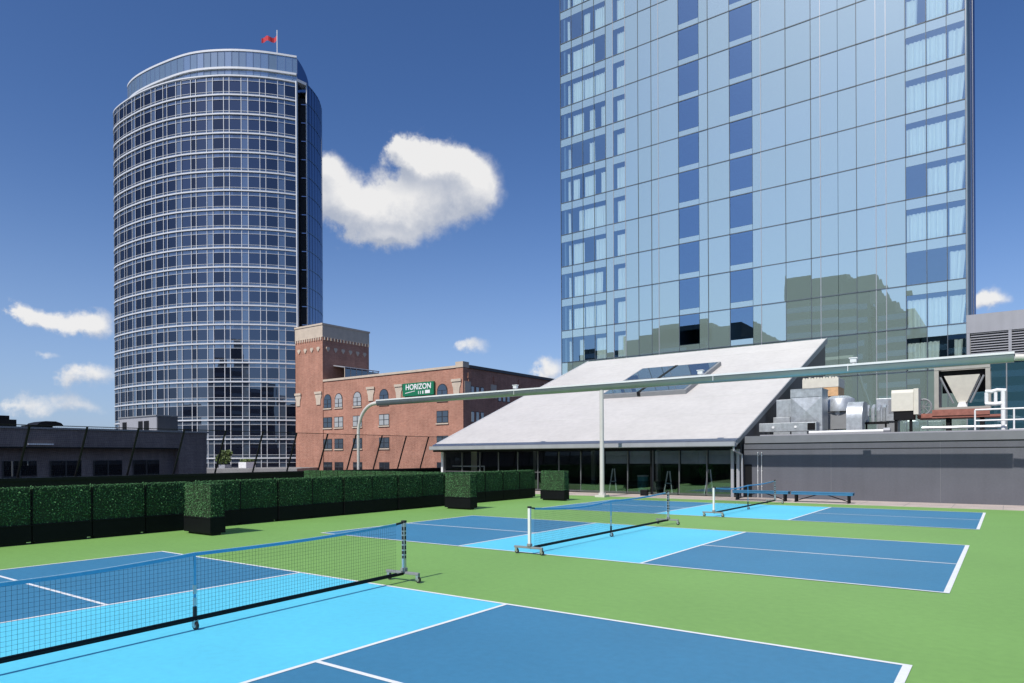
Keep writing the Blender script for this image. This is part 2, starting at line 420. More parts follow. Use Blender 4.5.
# white rail end peeking over the near row
b = MB(); b.box(-9.6,-8.3,9.1,9.2,1.02,1.10); b.box(-9.55,-9.49,9.12,9.18,.0,1.02); b.box(-8.4,-8.34,9.12,9.18,.0,1.02)
#tag(b.build('rail'...)) -- omitted: hidden

# ------------------------------------------------------------------ parapet and leaning-post fence
FX = -17.0
t = thing('parapet_wall', (FX, 20, 0), 'low black parapet wall behind the hedge planters, under the wire fence', 'wall')
b = MB(); b.box(FX-.45, FX-.05, -20, 44, -.004, 1.05); b.build('wall', M['dark_metal'], t)
b = MB(); b.box(FX-.52, FX+.0, -20, 44, 1.05, 1.17); b.build('coping', M['dark_metal'], t)
t = thing('wire_fence', (FX, 20, 1.17), 'black wire mesh fence with leaning posts on the left parapet', 'fence')
tops = []
yy = 9.52 - 2.08*8
while yy < 36: tops.append(yy); yy += 2.08
for y in tops:
    b = MB(); b.tube([(FX-.75+.2, y-.25, 1.17), (FX, y, 3.25)], .045, 8); b.build('post', M['dark_metal'], t)
b = MB(); b.tube([(FX, tops[0], 3.25), (FX, tops[-1], 3.25)], .016, 6); b.build('top_wire', M['dark_metal'], t)
b = MB(); r = .0022
y = tops[0]
while y < tops[-1]:
    b.tube([(FX-.55, y-.25, 1.18), (FX, y, 3.25)], r, 3, cap=False); y += .075
z = 1.2
while z < 3.24:
    xx = FX-.55*(3.25-z)/2.07; b.tube([(xx, tops[0]-.25*(3.25-z)/2.07, z), (xx, tops[-1], z)], r, 3, cap=False); z += .075
b.build('wire_mesh', M['dark_metal'], t)

# ------------------------------------------------------------------ overhead beam on posts
BT, BZ = 27.2, 5.0
t = thing('overhead_beam', (-1.2, BT, 0), 'long grey overhead beam with bent pipe ends on a tall pale post', 'light beam')
prof = [(BT-.12, BZ+.30)]
for k in range(13):
    w = math.pi*k/12
    prof.append((BT - .12*math.cos(w), BZ+.26 - .29*math.sin(w)**.8))
prof += [(BT+.12, BZ+.30)]
b = MB()
# tapered ends: body from x=-15.6 to 14.3
b.prism([(p[0], p[1]) for p in prof], 'x', -16.3, 14.33)
bm = b.build('beam', M['beam'], t, smooth=True)
b = MB(); b.box(-16.3, 14.34, BT-.145, BT-.121, BZ+.25, BZ+.325); b.box(-16.3,14.34,BT+.121,BT+.145,BZ+.25,BZ+.325)
b.box(-16.3,14.34,BT-.12,BT+.12,BZ+.302,BZ+.325)
b.build('top_flange', M['white_metal'], bm)
b = MB()
for xx in (-6.15, 4.15, 9.3): b.box(xx-.012, xx+.012, BT-.155, BT-.146, BZ+.05, BZ+.33)
b.build('joint_strip', M['white_metal'], bm)
for sgn, x0 in ((-1, -16.3), (1, 14.35)):
    pts = []; rs = []
    for k in range(11):
        w = (math.pi/2)*k/10
        pts.append((x0 + sgn*(.15+1.55*math.sin(w)), BT, BZ+.13 - 1.75*(1-math.cos(w)))); rs.append(.115-.025*k/10)
    pts = [(x0, BT, BZ+.14)] + pts + [(x0+sgn*1.70, BT, 0)]; rs = [.12]+rs+[.088]
    b = MB(); b.tube(pts, rs, 14); b.build('bent_end', M['pole'], t, smooth=True)
b = MB(); b.tube([(-1.2,BT,.02),(-1.2,BT,BZ-.02)], [.108,.095], 16); po = b.build('post', M['pole'], t, smooth=True)
b = MB(); b.box(-1.45,-.95,BT-.25,BT+.25,.003,.10); b.tube([(-1.2,BT,.10),(-1.2,BT,.2)],.17,14); b.build('base_plate', M['pole'], po)
for xx in (-6.15, 3.56, 9.47):
    b = MB(); b.box(xx-.11,xx+.11,BT-.08,BT+.08,BZ+.38,BZ+.52); b.box(xx-.15,xx+.15,BT-.10,BT+.10,BZ+.52,BZ+.56); b.box(xx-.04,xx+.04,BT-.04,BT+.04,BZ+.325,BZ+.38)
    b.build('lamp_box', M['white_metal'], t, bevel=.015)

# ------------------------------------------------------------------ grey service wall and roof deck on the right
GW = 30.4
t = thing('service_block', (10, GW, 0), 'low grey rendered wall block behind the blue benches, machinery on top', 'building')
b = MB(); b.box(4.38, 46, GW, 52.6, -.2, 2.43); b.build('wall', M['grey_wall'], t)
b = MB(); b.box(4.44, 46, GW-.05, GW+.35, 2.46, 2.78); b.build('coping', M['grey_coping'], t)
b = MB(); b.box(4.44, 46, GW-.02, GW+.3, 2.431, 2.459); b.build('shadow_gap', M['dark_metal'], t)
b = MB(); b.box(4.40, 46, GW-.012, GW-.002, 2.16, 2.185); b.build('reglet', M['dark_metal'], t)
b = MB(); b.box(4.40,46,GW+.36,52.6,2.44,2.56); b.build('roof_deck', M['roofdeck'], t)
b = MB()
for xx in (8.05, 12.0, 16.1, 20.): b.box(xx, xx+.012, GW-.004, GW-.0005, .02, 2.42)
b.build('control_joint', M['grey_coping'], t)
for xx in (5.02, 5.19):
    b = MB(); b.tube([(xx,GW-.06,.01),(xx,GW-.06,2.06)], .013, 8)
    for z in (.5,1.2,1.9): b.box(xx-.02,xx+.02,GW-.06,GW-.003,z,z+.03)
    b.build('conduit', M['white'], t)
b = MB(); b.box(4.42,4.74,GW-.03,GW-.003,.01,1.5); b.build('door', M['dark_metal'], t)
b = MB(); b.box(5.0, 46, GW+.36, GW+.7, 2.56, 2.84); b.build('curb', M['lt_panel'], t)

# ------------------------------------------------------------------ glass pavilion with the big white sloped roof
SX0, SX1, ST = -13.75, 4.24, 30.2
ROOF0, ROOF1, RZ0, RZ1 = 29.4, 48.3, 2.57, 9.70
slope = (RZ1-RZ0)/(ROOF1-ROOF0)
t = thing('glass_pavilion', (-5, ST, 0), 'glass walled pavilion under a huge white sloping roof with a skylight', 'building')
b = MB(); th = .22
b.prism([(ROOF0, RZ0),(ROOF1, RZ1),(ROOF1, RZ1-th),(ROOF0, RZ0-.10)], 'x', SX0-.12, SX1+.10)
rf = b.build('roof', M['membrane'], t)
def rz(y): return RZ0+(y-ROOF0)*slope
b = MB()
for yy in [33.2,36.4,39.6,42.8,46.0]:
    b.prism([(yy,rz(yy)+.001),(yy+.08,rz(yy+.08)+.001),(yy+.08,rz(yy+.08)+.006),(yy,rz(yy)+.006)], 'x', SX0-.1, SX1+.08)
b.build('membrane_seam', M['membrane'], rf)
b = MB(); b.prism([(29.10,2.53),(29.10,2.34),(29.13,2.31),(29.38,2.31),(29.38,2.46),(29.22,2.46),(29.22,2.53)], 'x', SX0-.15, SX1+.14)
gu = b.build('gutter', M['lt_panel'], t)
b = MB(); b.box(SX0-.1,SX1+.08,29.39,30.14,2.2,2.36); b.build('fascia', M['dark_metal'], t)
# right gable wall and rear wall under the roof
for nm, xa, xb in (('gable_wall', SX1-.02, SX1+.04), ('gable_wall', SX0-.04, SX0+.02)):
    b = MB(); b.prism([(30.25,-.1),(30.25,rz(30.25)-th-.02),(ROOF1-.05,RZ1-th-.04),(ROOF1-.05,-.1)], 'x', xa, xb); b.build(nm, M['gable'], t)
b = MB(); b.box(SX0, SX1, ROOF1-.25, ROOF1-.06, -.1, RZ1-th-.12); b.build('rear_wall', M['gable'], t)
b = MB(); b.prism([(29.42,rz(29.42)+.02),(ROOF1+.06,RZ1+.06),(ROOF1+.06,RZ1-.32),(29.42,rz(29.42)-.2)], 'x', SX1+.101, SX1+.16)
b.build('rake_trim', M['grey_metal'], t)
b = MB(); b.prism([(29.42,rz(29.42)+.02),(ROOF1+.06,RZ1+.06),(ROOF1+.06,RZ1-.22),(29.42,rz(29.42)-.2)], 'x', SX0-.18, SX0-.121)
b.build('rake_trim', M['white_metal'], t)
# glazing bays
nb = 13; pitch = (SX1-SX0-.3)/nb
for k in range(nb):
    xa = SX0+.15+k*pitch; xb = xa+pitch
    b = MB(); b.quad((xa+.03,ST,.10),(xb-.03,ST,.10),(xb-.03,ST,2.16),(xa+.03,ST,2.16)); g = b.build('window', M['sol_glass'], t)
    f = MB(); f.box(xa-.025,xa+.025,ST-.04,ST+.05,.06,2.16); f.box(xa+.025,xb-.025,ST-.03,ST+.04,.06,.10)
    if k < 6 : f.box(xa+.025,xb-.025,ST-.03,ST+.03,1.02,1.06)
    f.build('mullion', M['mull'], g)
    if k >= 7:
        q = MB(); q.quad((xa+.05,ST-.14,.02),(xb-.05,ST-.14,.02),(xb-.05,ST-.14,.66),(xa+.05,ST-.14,.66)); q.build('balustrade_glass', M['sol_frost'], t)
        if k >= 8:
            q = MB(); q.quad((xa+.05,ST+.10,1.52),(xb-.05,ST+.10,1.52),(xb-.05,ST+.10,2.15),(xa+.05,ST+.10,2.15)); q.build('blind', pbr('blind_cloth',(.32,.32,.37),.8) if k==8 else bpy.data.materials['blind_cloth'], g)
for xx in (SX0+.02, SX1-.28, SX1-.02):
    b = MB(); b.box(xx-.07,xx+.07,ST-.16,ST-.045,.01,2.3); b.build('post', M['lt_panel'] if xx>0 else M['white_metal'], t, bevel=.01)
b = MB(); b.tube([(-.0,ST-.2,2.3),(-.0,ST-.2,.05)],.045,8); b.build('downpipe', M['dark_metal'], t)
b = MB(); b.tube([(SX1+.05,29.25,2.31),(SX1+.05,29.25,2.15),(SX1+.16,30.05,1.95),(SX1+.16,30.1,.05)],.05,8); b.build('downpipe', M['lt_panel'], t)
b = MB(); b.box(SX0+.1,SX1-.1,ST+.1,38.5,-.02,.02); b.build('floor', M['sol_floor'], t)
b = MB(); b.box(SX0+.1,SX1-.1,38.5,38.7,.03,5.2); b.build('inner_wall', M['sol_in'], t)
b = MB()
for k in (3,6,9): b.box(SX0+.15+k*pitch-.12,SX0+.15+k*pitch+.12,33.9,34.14,.02,3.6)
b.build('inner_column', M['grey_metal'], t)
# sunlit inner frame and handrail on the left
b = MB(); b.box(-13.9,-11.2,31.0,31.05,1.30,1.36); b.box(-13.9,-13.85,31.0,31.05,.02,1.3); b.box(-11.25,-11.2,31.0,31.05,.02,1.3); b.build('handrail', M['white_metal'], t)
b = MB(); b.box(-13.2,-12.75,32.2,32.25,.02,2.6); b.build('inner_door', M['cream'], t)
# skylight
sa, sb, ya, yb = -6.65, -1.05, 37.2, 43.3
def onroof(x, y, h): return (x, y-h*math.sin(math.atan(slope)), rz(y)+h*math.cos(math.atan(slope)))
b = MB()
def rbox(b, xa, xb, y0, y1, h0, h1):
    i = len(b.v)
    b.v += [onroof(xa,y0,h0),onroof(xb,y0,h0),onroof(xb,y1,h0),onroof(xa,y1,h0),onroof(xa,y0,h1),onroof(xb,y0,h1),onroof(xb,y1,h1),onroof(xa,y1,h1)]
    for q in ((0,3,2,1),(4,5,6,7),(0,1,5,4),(1,2,6,5),(2,3,7,6),(3,0,4,7)):
        b.f.append(tuple(i+k for k in q)); b.mi.append(0)
rbox(b, sa, sb, ya, yb, -.05, .26); sk = b.build('skylight', M['grey_metal'], t)
mx_ = (sa+sb)/2-.2
for (xa,xb) in ((sa+.15,mx_-.12),(mx_+.12,sb-.15)):
    for (y0,y1) in ((ya+.15,(ya+yb)/2-.1),((ya+yb)/2+.1,yb-.15)):
        b = MB(); rbox(b, xa, xb, y0, y1, .261, .29); b.build('pane', M['skyl'], sk)
b = MB(); rbox(b, mx_-.1, mx_+.1, ya-.03, yb-.1, .05, .31); b.build('glazing_bar', M['dark_metal'], sk)
# drum and plants seen dimly inside the pavilion; pale reflections modelled as added stands
def reflection_prop(x, y, h, lab):
    o = thing('reflection_stand', (x,y,.02), lab, 'stand')
    for s in (-1,1):
        b = MB(); b.tube([(x+s*.22,y,.02),(x+s*.05,y+.1,h)],.03,6); b.build('leg', M['white'], o)
    b = MB(); b.box(x-.17,x+.17,y+.02,y+.05,h*.45,h*.5); b.build('crossbar', M['white'], o)
reflection_prop(-2.5,30.75,1.25,'white stand added for a pale reflection in the glass beside the tall pale lamp post')
reflection_prop(2.6,30.75,1.25,'white stand added for a pale reflection in the glass nearest the pavilion right corner')
reflection_prop(.55,30.75,1.15,'white folding stand inside the glass, middle one of the three')
o = thing('storage_drum', (-1.0,31.2,.02), 'teal storage drum standing inside the pavilion glass', 'drum')
b = MB(); n=16
b.tube([(-1.0,31.2,.02),(-1.0,31.2,.85)],.28,16); b.build('barrel', pbr('teal_plastic',(.05,.20,.22),.5), o, smooth=True)
b = MB(); b.tube([(-1.0,31.2,.85),(-1.0,31.2,.92)],.30,16); b.build('lid', M['lt_panel'], o, smooth=True)
def shrub(name, x, y, z, rx, h, n, lab, cat, size=.06, mat='bush', pot=None, group=None):
    o = thing(name, (x,y,z), lab, cat, group); rr = random.Random(int(abs(x*100)+abs(y*10)))
    b = MB()
    cl = [(rr.uniform(-.6,.6)*rx, rr.uniform(-.6,.6)*rx, h*rr.uniform(.3,.85), rx*rr.uniform(.3,.55)) for _ in range(9)]
    for _ in range(n):
        c = rr.choice(cl); d = Vector((rr.gauss(0,1),rr.gauss(0,1),rr.gauss(0,1))).normalized()*c[3]*rr.uniform(.5,1.05)
        Pp = Vector((x+c[0],y+c[1],z+c[2]))+d
        if Pp.z < z+.1: continue
        nn = Vector((rr.uniform(-1,1),rr.uniform(-1,1),rr.uniform(-.2,1))).normalized(); a = nn.orthogonal().normalized(); a.rotate(Matrix.Rotation(rr.uniform(0,6.28),3,nn)); c2 = nn.cross(a); s = size*rr.uniform(.6,1.4)
        b.quad(Pp-a*s,Pp-c2*s*.6,Pp+a*s,Pp+c2*s*.6)
    b.build('foliage', M[mat], o)
    st = MB()
    for c in cl[:5]: st.tube([(x,y,z+.05),(x+c[0]*.5,y+c[1]*.5,z+c[2]*.5),(x+c[0],y+c[1],z+c[2])],[.05*rx,.035*rx,.015*rx],6)
    st.build('stem', M['rubber'], o)
    if pot: pot(o)
    return o
def pavpot(x,y):
    def f(o): b = MB(); b.box(x-.3,x+.3,y-.2,y+.2,.02,.4); b.build('pot', M['dark_metal'], o)
    return f
shrub('potted_plant', 1.6, 33.0, .3, .6, 1.1, 900, 'dark leafy potted plant inside the pavilion between two white stands', 'plant', .06, 'leaf', pavpot(1.6,33.0))
shrub('potted_plant', 3.4, 32.6, .3, .6, 1.0, 900, 'dark leafy potted plant inside the pavilion by its right corner', 'plant', .06, 'leaf', pavpot(3.4,32.6))

# small dark box on the paving by the glass
o = thing('floor_box', (.05,29.1,0), 'small black box standing on the paving against the pavilion glass', 'box')
b = MB(); b.box(-.12,.22,29.0,29.2,.006,.26); b.build('case', M['dark_metal'], o, bevel=.01)
b = MB(); b.box(-.14,.24,28.98,29.22,.26,.29); b.build('lid', M['rubber'], o)

# ------------------------------------------------------------------ blue benches
def make_bench():
    o = thing('blue_bench', (0,0,0), 'x', 'bench', 'blue benches along the grey wall')
    b = MB()
    for k in range(3): b.box(-1.15,1.15,-.20+k*.138,-.20+k*.138+.125,.395,.43)
    for sy in (-.19,.17): b.box(-1.14,1.14,sy,sy+.02,.31,.394)
    b.build('seat', M['bench_blue'], o, bevel=.006)
    for s in (-1,1):
        b = MB(); b.box(s*.98-.035,s*.98+.035,-.16,-.10,.007,.36); b.box(s*.98-.035,s*.98+.035,.10,.16,.007,.36); b.box(s*.98-.03,s*.98+.03,-.165,.165,.36,.393)
        b.build('leg', M['dark_metal'], o)
        b = MB(); b.tube([(s*.95,0,.07),(s*.06,0,.36)],.02,6); b.build('brace', M['dark_metal'], o)
    return o
bn = make_bench(); bn.location = (5.72,28.35,0); bn['label'] = 'blue slatted bench behind the farthest net, left of the other bench'
b2 = copy_tree(bn); b2.location = (8.12,28.35,0); b2['label'] = 'blue slatted bench in the open right of the farthest net'

# ------------------------------------------------------------------ rooftop machinery on the service block
DZ = 2.56
o = thing('air_duct', (5.8,32.5,DZ), 'low horizontal galvanised duct with two white caps lying by the white roof', 'duct')
b = MB(); b.box(4.55,7.1,32.2,32.85,3.02,3.42); b.build('duct', M['galv'], o, bevel=.01)
b = MB()
for xx in (5.2,6.2): b.tube([(xx,32.2,3.22),(xx,32.17,3.22)],.06,10)
b.build('cap', M['white'], o)
b = MB()
for xx in (4.9,6.7): b.box(xx-.05,xx+.05,32.4,32.5,DZ,3.02)
b.build('support', M['grey_metal'], o)
b = MB(); b.box(6.72,7.05,32.185,32.2,3.06,3.38); b.build('opening', M['dark_metal'], o)
o = thing('duct_box', (6.3,34.2,DZ), 'large galvanised plenum box with cross creased panel', 'duct')
b = MB(); x0,x1,y0,y1,z0,z1 = 5.58,6.96,34.0,35.4,3.35,5.08
b.box(x0,x1,y0+.02,y1,z0-.5,z1)
cx,cz = (x0+x1)/2,(z0+4.72)/2
c=(cx,y0-.07,cz)
A,B_,C_,D_=(x0,y0,z0),(x1,y0,z0),(x1,y0,4.70),(x0,y0,4.70)
for p,q in ((A,B_),(B_,C_),(C_,D_),(D_,A)): b.poly([p,q,c])
b.box(x0,x1,y0-.02,y0+.01,4.72,5.08)
b.build('plenum', M['galv'], o)
b = MB(); b.box(x0-.03,x1+.03,y0-.03,y1,5.08,5.12); b.box(x1-.0,x1+.03,y0-.04,y0+.03,3.0,5.08); b.box(x0-.03,x0,y0-.04,y0+.03,3.3,5.08); b.build('flange', M['galv'], o)
o = thing('small_duct', (5.1,34.5,DZ), 'small stepped galvanised duct left of the large plenum box', 'duct')
b = MB(); b.box(4.74,5.5,34.5,35.3,3.82,4.68); b.build('upper_section', M['galv'], o, bevel=.01)
b = MB(); b.box(4.6,5.40,34.45,35.2,DZ,3.80); b.build('lower_section', M['galv'], o, bevel=.01)
o = thing('timber_crate', (6.05,38.2,DZ), 'large cream topped timber crate behind the plenum box', 'crate')
b = MB(); b.box(5.2,6.95,38,39.6,5.02,5.5); b.build('timber_band', M['wood'], o)
b = MB(); b.box(5.18,6.97,37.98,39.62,5.5,5.98)
for k in range(12): b.box(5.2+k*.145,5.3+k*.145,38.0,39.5,5.98,5.98+.05+.07*random.random())
b.build('cover', M['cream'], o)
b = MB(); b.box(5.25,6.9,38.05,39.5,DZ,5.02); b.build('base', M['grey_metal'], o)
o = thing('cooling_drum', (7.3,36.3,DZ), 'round silver cooling drum on a dark plinth', 'machine')
b = MB(); b.tube([(7.32,36.4,4.08),(7.32,36.4,4.66),(7.32,36.4,4.72)],[.70,.70,.66],28); b.build('drum', M['galv'], o, smooth=True)
b = MB(); b.tube([(7.32,36.4,4.72),(7.32,36.4,4.86),(7.32,36.4,4.88)],[.64,.40,.05],20); b.build('cowl', M['galv'], o, smooth=True)
b = MB(); b.box(6.55,7.95,35.9,36.9,3.2,4.02); b.build('plinth', M['grey_metal'], o)
b = MB()
for xx in (6.65,7.85): b.box(xx-.06,xx+.06,36.0,36.8,DZ,3.2)
b.build('leg', M['dark_metal'], o)
b = MB(); b.tube([(7.3,36.2,3.6),(7.3,35.95,3.98),(7.3,35.95,4.1)],.12,8); b.build('spout', M['white'], o)
o = thing('elbow_duct', (8.4,34.1,DZ), 'bent galvanised duct elbow curving down into the roof', 'duct')
b = MB(); pr=[]
for k in range(11):
    w = math.pi/2*k/10; pr.append((33.75+.95*(1-math.sin(w)) , 3.55+.92*math.cos(w)) )
inner=[(p[0]+.62 if k<99 else 0, p[1]-.02) for k,p in enumerate(pr)]
outp=[(33.85,2.57)]+[(33.85+.0+.6*(1-math.cos(math.pi/2*k/10)), 3.6+.8*math.sin(math.pi/2*k/10)) for k in range(11)]+[(35.4,4.4),(35.4,3.6),(34.6,3.5),(34.5,2.57)]
b.prism(outp,'x',8.05,8.72); b.build('elbow', M['galv'], o, smooth=True)
b = MB(); b.box(8.02,8.75,33.8,34.53,2.9,2.95); b.build('flange', M['galv'], o)
o = thing('pipe_manifold', (9.0,36.0,DZ), 'cluster of short silver pipes on a low rack', 'pipes')
b = MB()
for k in range(4):
    xx = 8.62+.24*k; b.tube([(xx,36,3.5),(xx,36,4.0+.15*(k%2)),(xx,36.4,4.3)],.085,8)
b.build('pipe', M['galv'], o, smooth=True)
b = MB(); b.box(8.5,9.5,35.8,36.4,3.4,3.5); b.box(8.55,8.62,35.9,36,DZ,3.4); b.box(9.38,9.45,35.9,36,DZ,3.4); b.build('rack', M['dark_metal'], o)
o = thing('silver_unit', (9.2,38,DZ), 'pale silver ventilation box behind the pipe cluster', 'machine')
b = MB(); b.box(8.75,9.75,37.8,38.8,3.6,4.75); b.build('casing', M['galv'], o, bevel=.015)
b = MB(); b.box(9.3,9.7,37.78,37.8,4.0,4.65); b.build('grille', M['grey_metal'], o)
b = MB(); b.box(8.8,9.7,37.9,38.7,DZ,3.6); b.build('stand', M['grey_metal'], o)
o = thing('cream_unit', (10.25,35.2,DZ), 'cream condenser box with dark underside on short legs', 'machine')
b = MB(); b.prism([(34.9,3.92),(34.9,4.75),(35.0,4.9),(36.0,4.9),(36.0,3.92)],'x',9.78,10.66); b.build('casing', M['cream'], o)
b = MB(); b.box(10.665,10.86,34.95,36.0,3.75,4.93); b.build('side_panel', M['cream'], o)
b = MB(); b.box(9.86,10.66,34.95,35.9,3.52,3.915); b.build('underside', M['dark_metal'], o)
b = MB()
for xx in (9.95,10.55): b.box(xx-.06,xx+.06,35.0,35.12,DZ,3.52)
b.build('leg', M['dark_metal'], o)
o = thing('pipe_rack', (11.2,36.5,DZ), 'rusty red steel platform carrying the hopper frame', 'platform')
b = MB(); b.box(10.7,13.9,36.2,37.9,3.60,3.70); b.box(11.3,13.5,36.15,36.19,3.70,3.98); b.box(10.7,11.3,36.15,36.19,3.62,3.82); b.build('deck', M['rust'], o)
b = MB()
for xx in (11.9,13.2): b.box(xx-.08,xx+.08,36.4,36.56,DZ,3.6); b.box(xx-.08,xx+.08,37.6,37.76,DZ,3.6)
b.build('leg', M['dark_metal'], o)
b = MB(); b.tube([(10.9,36.0,3.15),(14.1,36.0,3.15)],.07,8); b.tube([(11.0,36.0,2.95),(14.0,36.0,2.95)],.05,8); b.build('pipe', M['galv'], o)
o = thing('hopper_frame', (12.4,37,3.70), 'beige square frame holding a funnel shaped hopper', 'machine')
b = MB()
for xx in (11.42,13.42): b.box(xx-.09,xx+.09,36.9,37.1,3.99,6.02); b.box(xx-.09,xx+.09,38.6,38.8,3.99,6.02)
b.box(11.33,13.51,36.88,37.12,5.88,6.06); b.box(11.33,13.51,36.88,37.12,3.96,4.12); b.box(11.33,13.51,38.6,38.8,5.88,6.06)
for xx in (11.42,13.42): b.box(xx-.08,xx+.08,37.12,38.6,5.9,6.04)
b.build('frame', M['beige_steel'], o)
b = MB()
i = [(11.72,36.95,5.6),(13.12,36.95,5.6),(13.12,38.5,5.6),(11.72,38.5,5.6)]; j=[(12.25,37.2,4.35),(12.6,37.2,4.35),(12.6,38.1,4.35),(12.25,38.1,4.35)]
for k in range(4): b.quad(i[k],i[(k+1)%4],j[(k+1)%4],j[k])
b.quad(*i); b.quad(*j)
b.build('hopper', M['cream'], o)
b = MB(); b.prism([(12.22,4.12),(12.63,4.12),(12.55,4.36),(12.3,4.36)],'y',37.1,37.9); b.build('spout', M['white'], o)
b = MB()
for s in (-1,1):
    b.tube([(12.42+s*.85,36.98,5.55),(12.42+s*.33,36.98,4.3)],.045,6)
b.build('brace', M['grey_metal'], o)
b = MB(); b.box(11.55,13.3,38.55,38.6,4.9,5.85); b.box(11.5,13.35,37.2,38.5,5.65,5.86); b.build('back_panel', M['dark_metal'], o)
b = MB()
for xx in (11.9,12.9): b.tube([(xx,37.8,6.06),(xx,37.8,6.22)],.42,18)
b.build('fan_ring', M['grey_metal'], o)
o = thing('fan_wheel', (11.0,36.4,3.70), 'small round fan wheel left of the hopper frame', 'fan')
b = MB(); pts=[(10.95+.3*math.cos(2*math.pi*k/20),36.4,4.15+.36*math.sin(2*math.pi*k/20)) for k in range(21)]; b.tube(pts,.05,6); b.build('rim', M['grey_metal'], o)
b = MB()
for k in range(4):
    w=math.pi*k/4; b.tube([(10.95-.28*math.cos(w),36.4,4.15-.34*math.sin(w)),(10.95+.28*math.cos(w),36.4,4.15+.34*math.sin(w))],.018,5)
b.build('spoke', M['grey_metal'], o)
b = MB(); b.box(10.9,11.0,36.35,36.45,3.70,3.85); b.build('foot', M['dark_metal'], o)
o = thing('white_valve_set', (13.8,33.2,DZ), 'white wrapped pipe assembly on a thick white standpipe', 'pipes')
b = MB(); b.tube([(14.0,33.2,DZ),(14.0,33.2,4.55)],.085,10); b.build('standpipe', M['white'], o, smooth=True)
b = MB(); b.tube([(13.4,33.2,4.50),(13.62,33.2,4.48),(13.8,33.2,4.54),(14.1,33.2,4.50)],[.07,.085,.07,.08],10); b.tube([(13.4,33.2,4.0),(13.7,33.2,3.97),(14.05,33.2,4.0)],[.08,.085,.08],10); b.tube([(13.44,33.2,4.45),(13.44,33.2,4.0)],.07,8)
b.tube([(13.75,33.2,4.45),(13.75,33.2,4.0)],.06,8); b.build('pipe', M['white'], o, smooth=True)
o = thing('handrail', (14,32.5,DZ), 'white two bar guard rail on the far right of the machinery roof', 'railing')
b = MB()
for xx in (13.07,14.35,15.7,17.0): b.tube([(xx,32.5,DZ),(xx,32.5,3.72)],.032,8)
b.build('upright', M['white'], o)
b = MB(); b.tube([(13.07,32.5,3.72),(18,32.5,3.72)],.034,8); b.tube([(13.07,32.5,3.28),(18,32.5,3.28)],.03,8); b.build('rail', M['white'], o)
b = MB(); b.box(14.2,18,32.42,32.58,2.86,2.92); b.build('toe_board', M['white'], o)
o = thing('white_pipe_run', (9.5,31.6,2.86), 'long white pipe bundle lying along the edge of the machinery roof', 'pipes')
b = MB(); b.tube([(6.9,31.7,2.92),(9.9,31.5,2.92),(10.1,31.5,2.92)],.07,8); b.build('pipe', M['white'], o, smooth=True)
b = MB(); b.tube([(9.9,31.5,2.94),(10.15,31.5,2.94)],.11,8); b.build('coupling', M['lt_panel'], o)

# ------------------------------------------------------------------ right-hand annexe with louvres
t = thing('annexe_building', (17,50,0), 'grey panelled annexe with louvre band beside the glass hotel', 'building')
b = MB(); b.box(12.1,40,50.3,70,Z0+.02,10.5); b.build('wall', M['lt_panel'], t)
b = MB(); b.box(12.08,40.02,50.0,50.28,9.42,10.56); b.build('parapet', M['lt_panel'], t)
lv = MB(); z = 7.95
while z < 9.35:
    lv.prism([(50.02,z),(50.05,z),(50.24,z+.12),(50.21,z+.13)],'x',12.3,40); z += .155
lv.build('louvre', M['lt_panel'], t)
b = MB(); b.box(12.12,40,50.25,50.299,7.8,9.4); b.build('louvre_back', M['grey_metal'], t)
b = MB()
for xx in (12.1,14.2,16.3,18.4,20.5):
    b = MB(); b.box(xx,xx+.16,49.98,50.24,7.8,9.41); b.build('louvre_post', M['lt_panel'], t)
b = MB(); b.box(12.08,40,50.0,50.24,7.55,7.8); b.build('band', M['lt_panel'], t)
for k in range(8):
    xa = 12.1+k*2.0
    b = MB(); b.box(xa+.03,xa+1.97,50.1,50.2,2.6,7.5); b.build('window', M['teal_glass'], t)
b = MB()
for k in range(9): b.box(12.1+k*2.0-.03,12.1+k*2.0+.03,50.05,50.22,2.6,7.5)
b.build('mullion', M['grey_metal'], t)

# ------------------------------------------------------------------ glass hotel
HT = 53.0
t = thing('hotel_tower', (-3.5, HT, Z0+.02), 'tall pale blue mirrored glass hotel tower rising behind the white roof', 'building')
cols = [-19.35,-18.16,-17.0,-15.82,-14.66,-13.92,-12.75,-11.53,-10.31,-9.67,-7.88,-6.15,-5.4,-3.64,-1.86,-1.22,0.61,2.4,4.24,5.46,7.32,8.52,9.75,10.92,11.97]
typ = 'VVVVSVSSSSVSSVSSSSSSSVVV'
FH = 2.955; ZF = 10.57        # slab line just above the white roof
floors = list(range(-4, 14))
rr = random.Random(11)
glass = MB(); grid = MB(); fin = MB(); inside = MB(); extra = MB()
TW = .008
def tiltquad(b, xa, xb, za, zb):
    d = [rr.uniform(-TW,TW) for _ in range(3)]; d.append(d[0]-d[1]+d[2])
    b.quad((xa,HT+d[0],za),(xb,HT+d[1],za),(xb,HT+d[2],zb),(xa,HT+d[3],zb))
nwin = 0
def curtain_mesh(xa, xb, za, zb, y, flare):
    b = MB(); n = max(4, int((xb-xa)/.06)); ph = rr.uniform(0,6)
    for k in range(n):
        u0 = xa+(xb-xa)*k/n; u1 = xa+(xb-xa)*(k+1)/n
        d0 = .045*math.sin(ph+u0*26)+.02*math.sin(u0*61); d1 = .045*math.sin(ph+u1*26)+.02*math.sin(u1*61)
        e0 = flare*(k/n); e1 = flare*((k+1)/n)
        b.quad((u0-e0*.0,y+d0,za),(u1,y+d1,za),(u1-e1,y+d1,zb),(u0-e0,y+d0,zb))
    return b
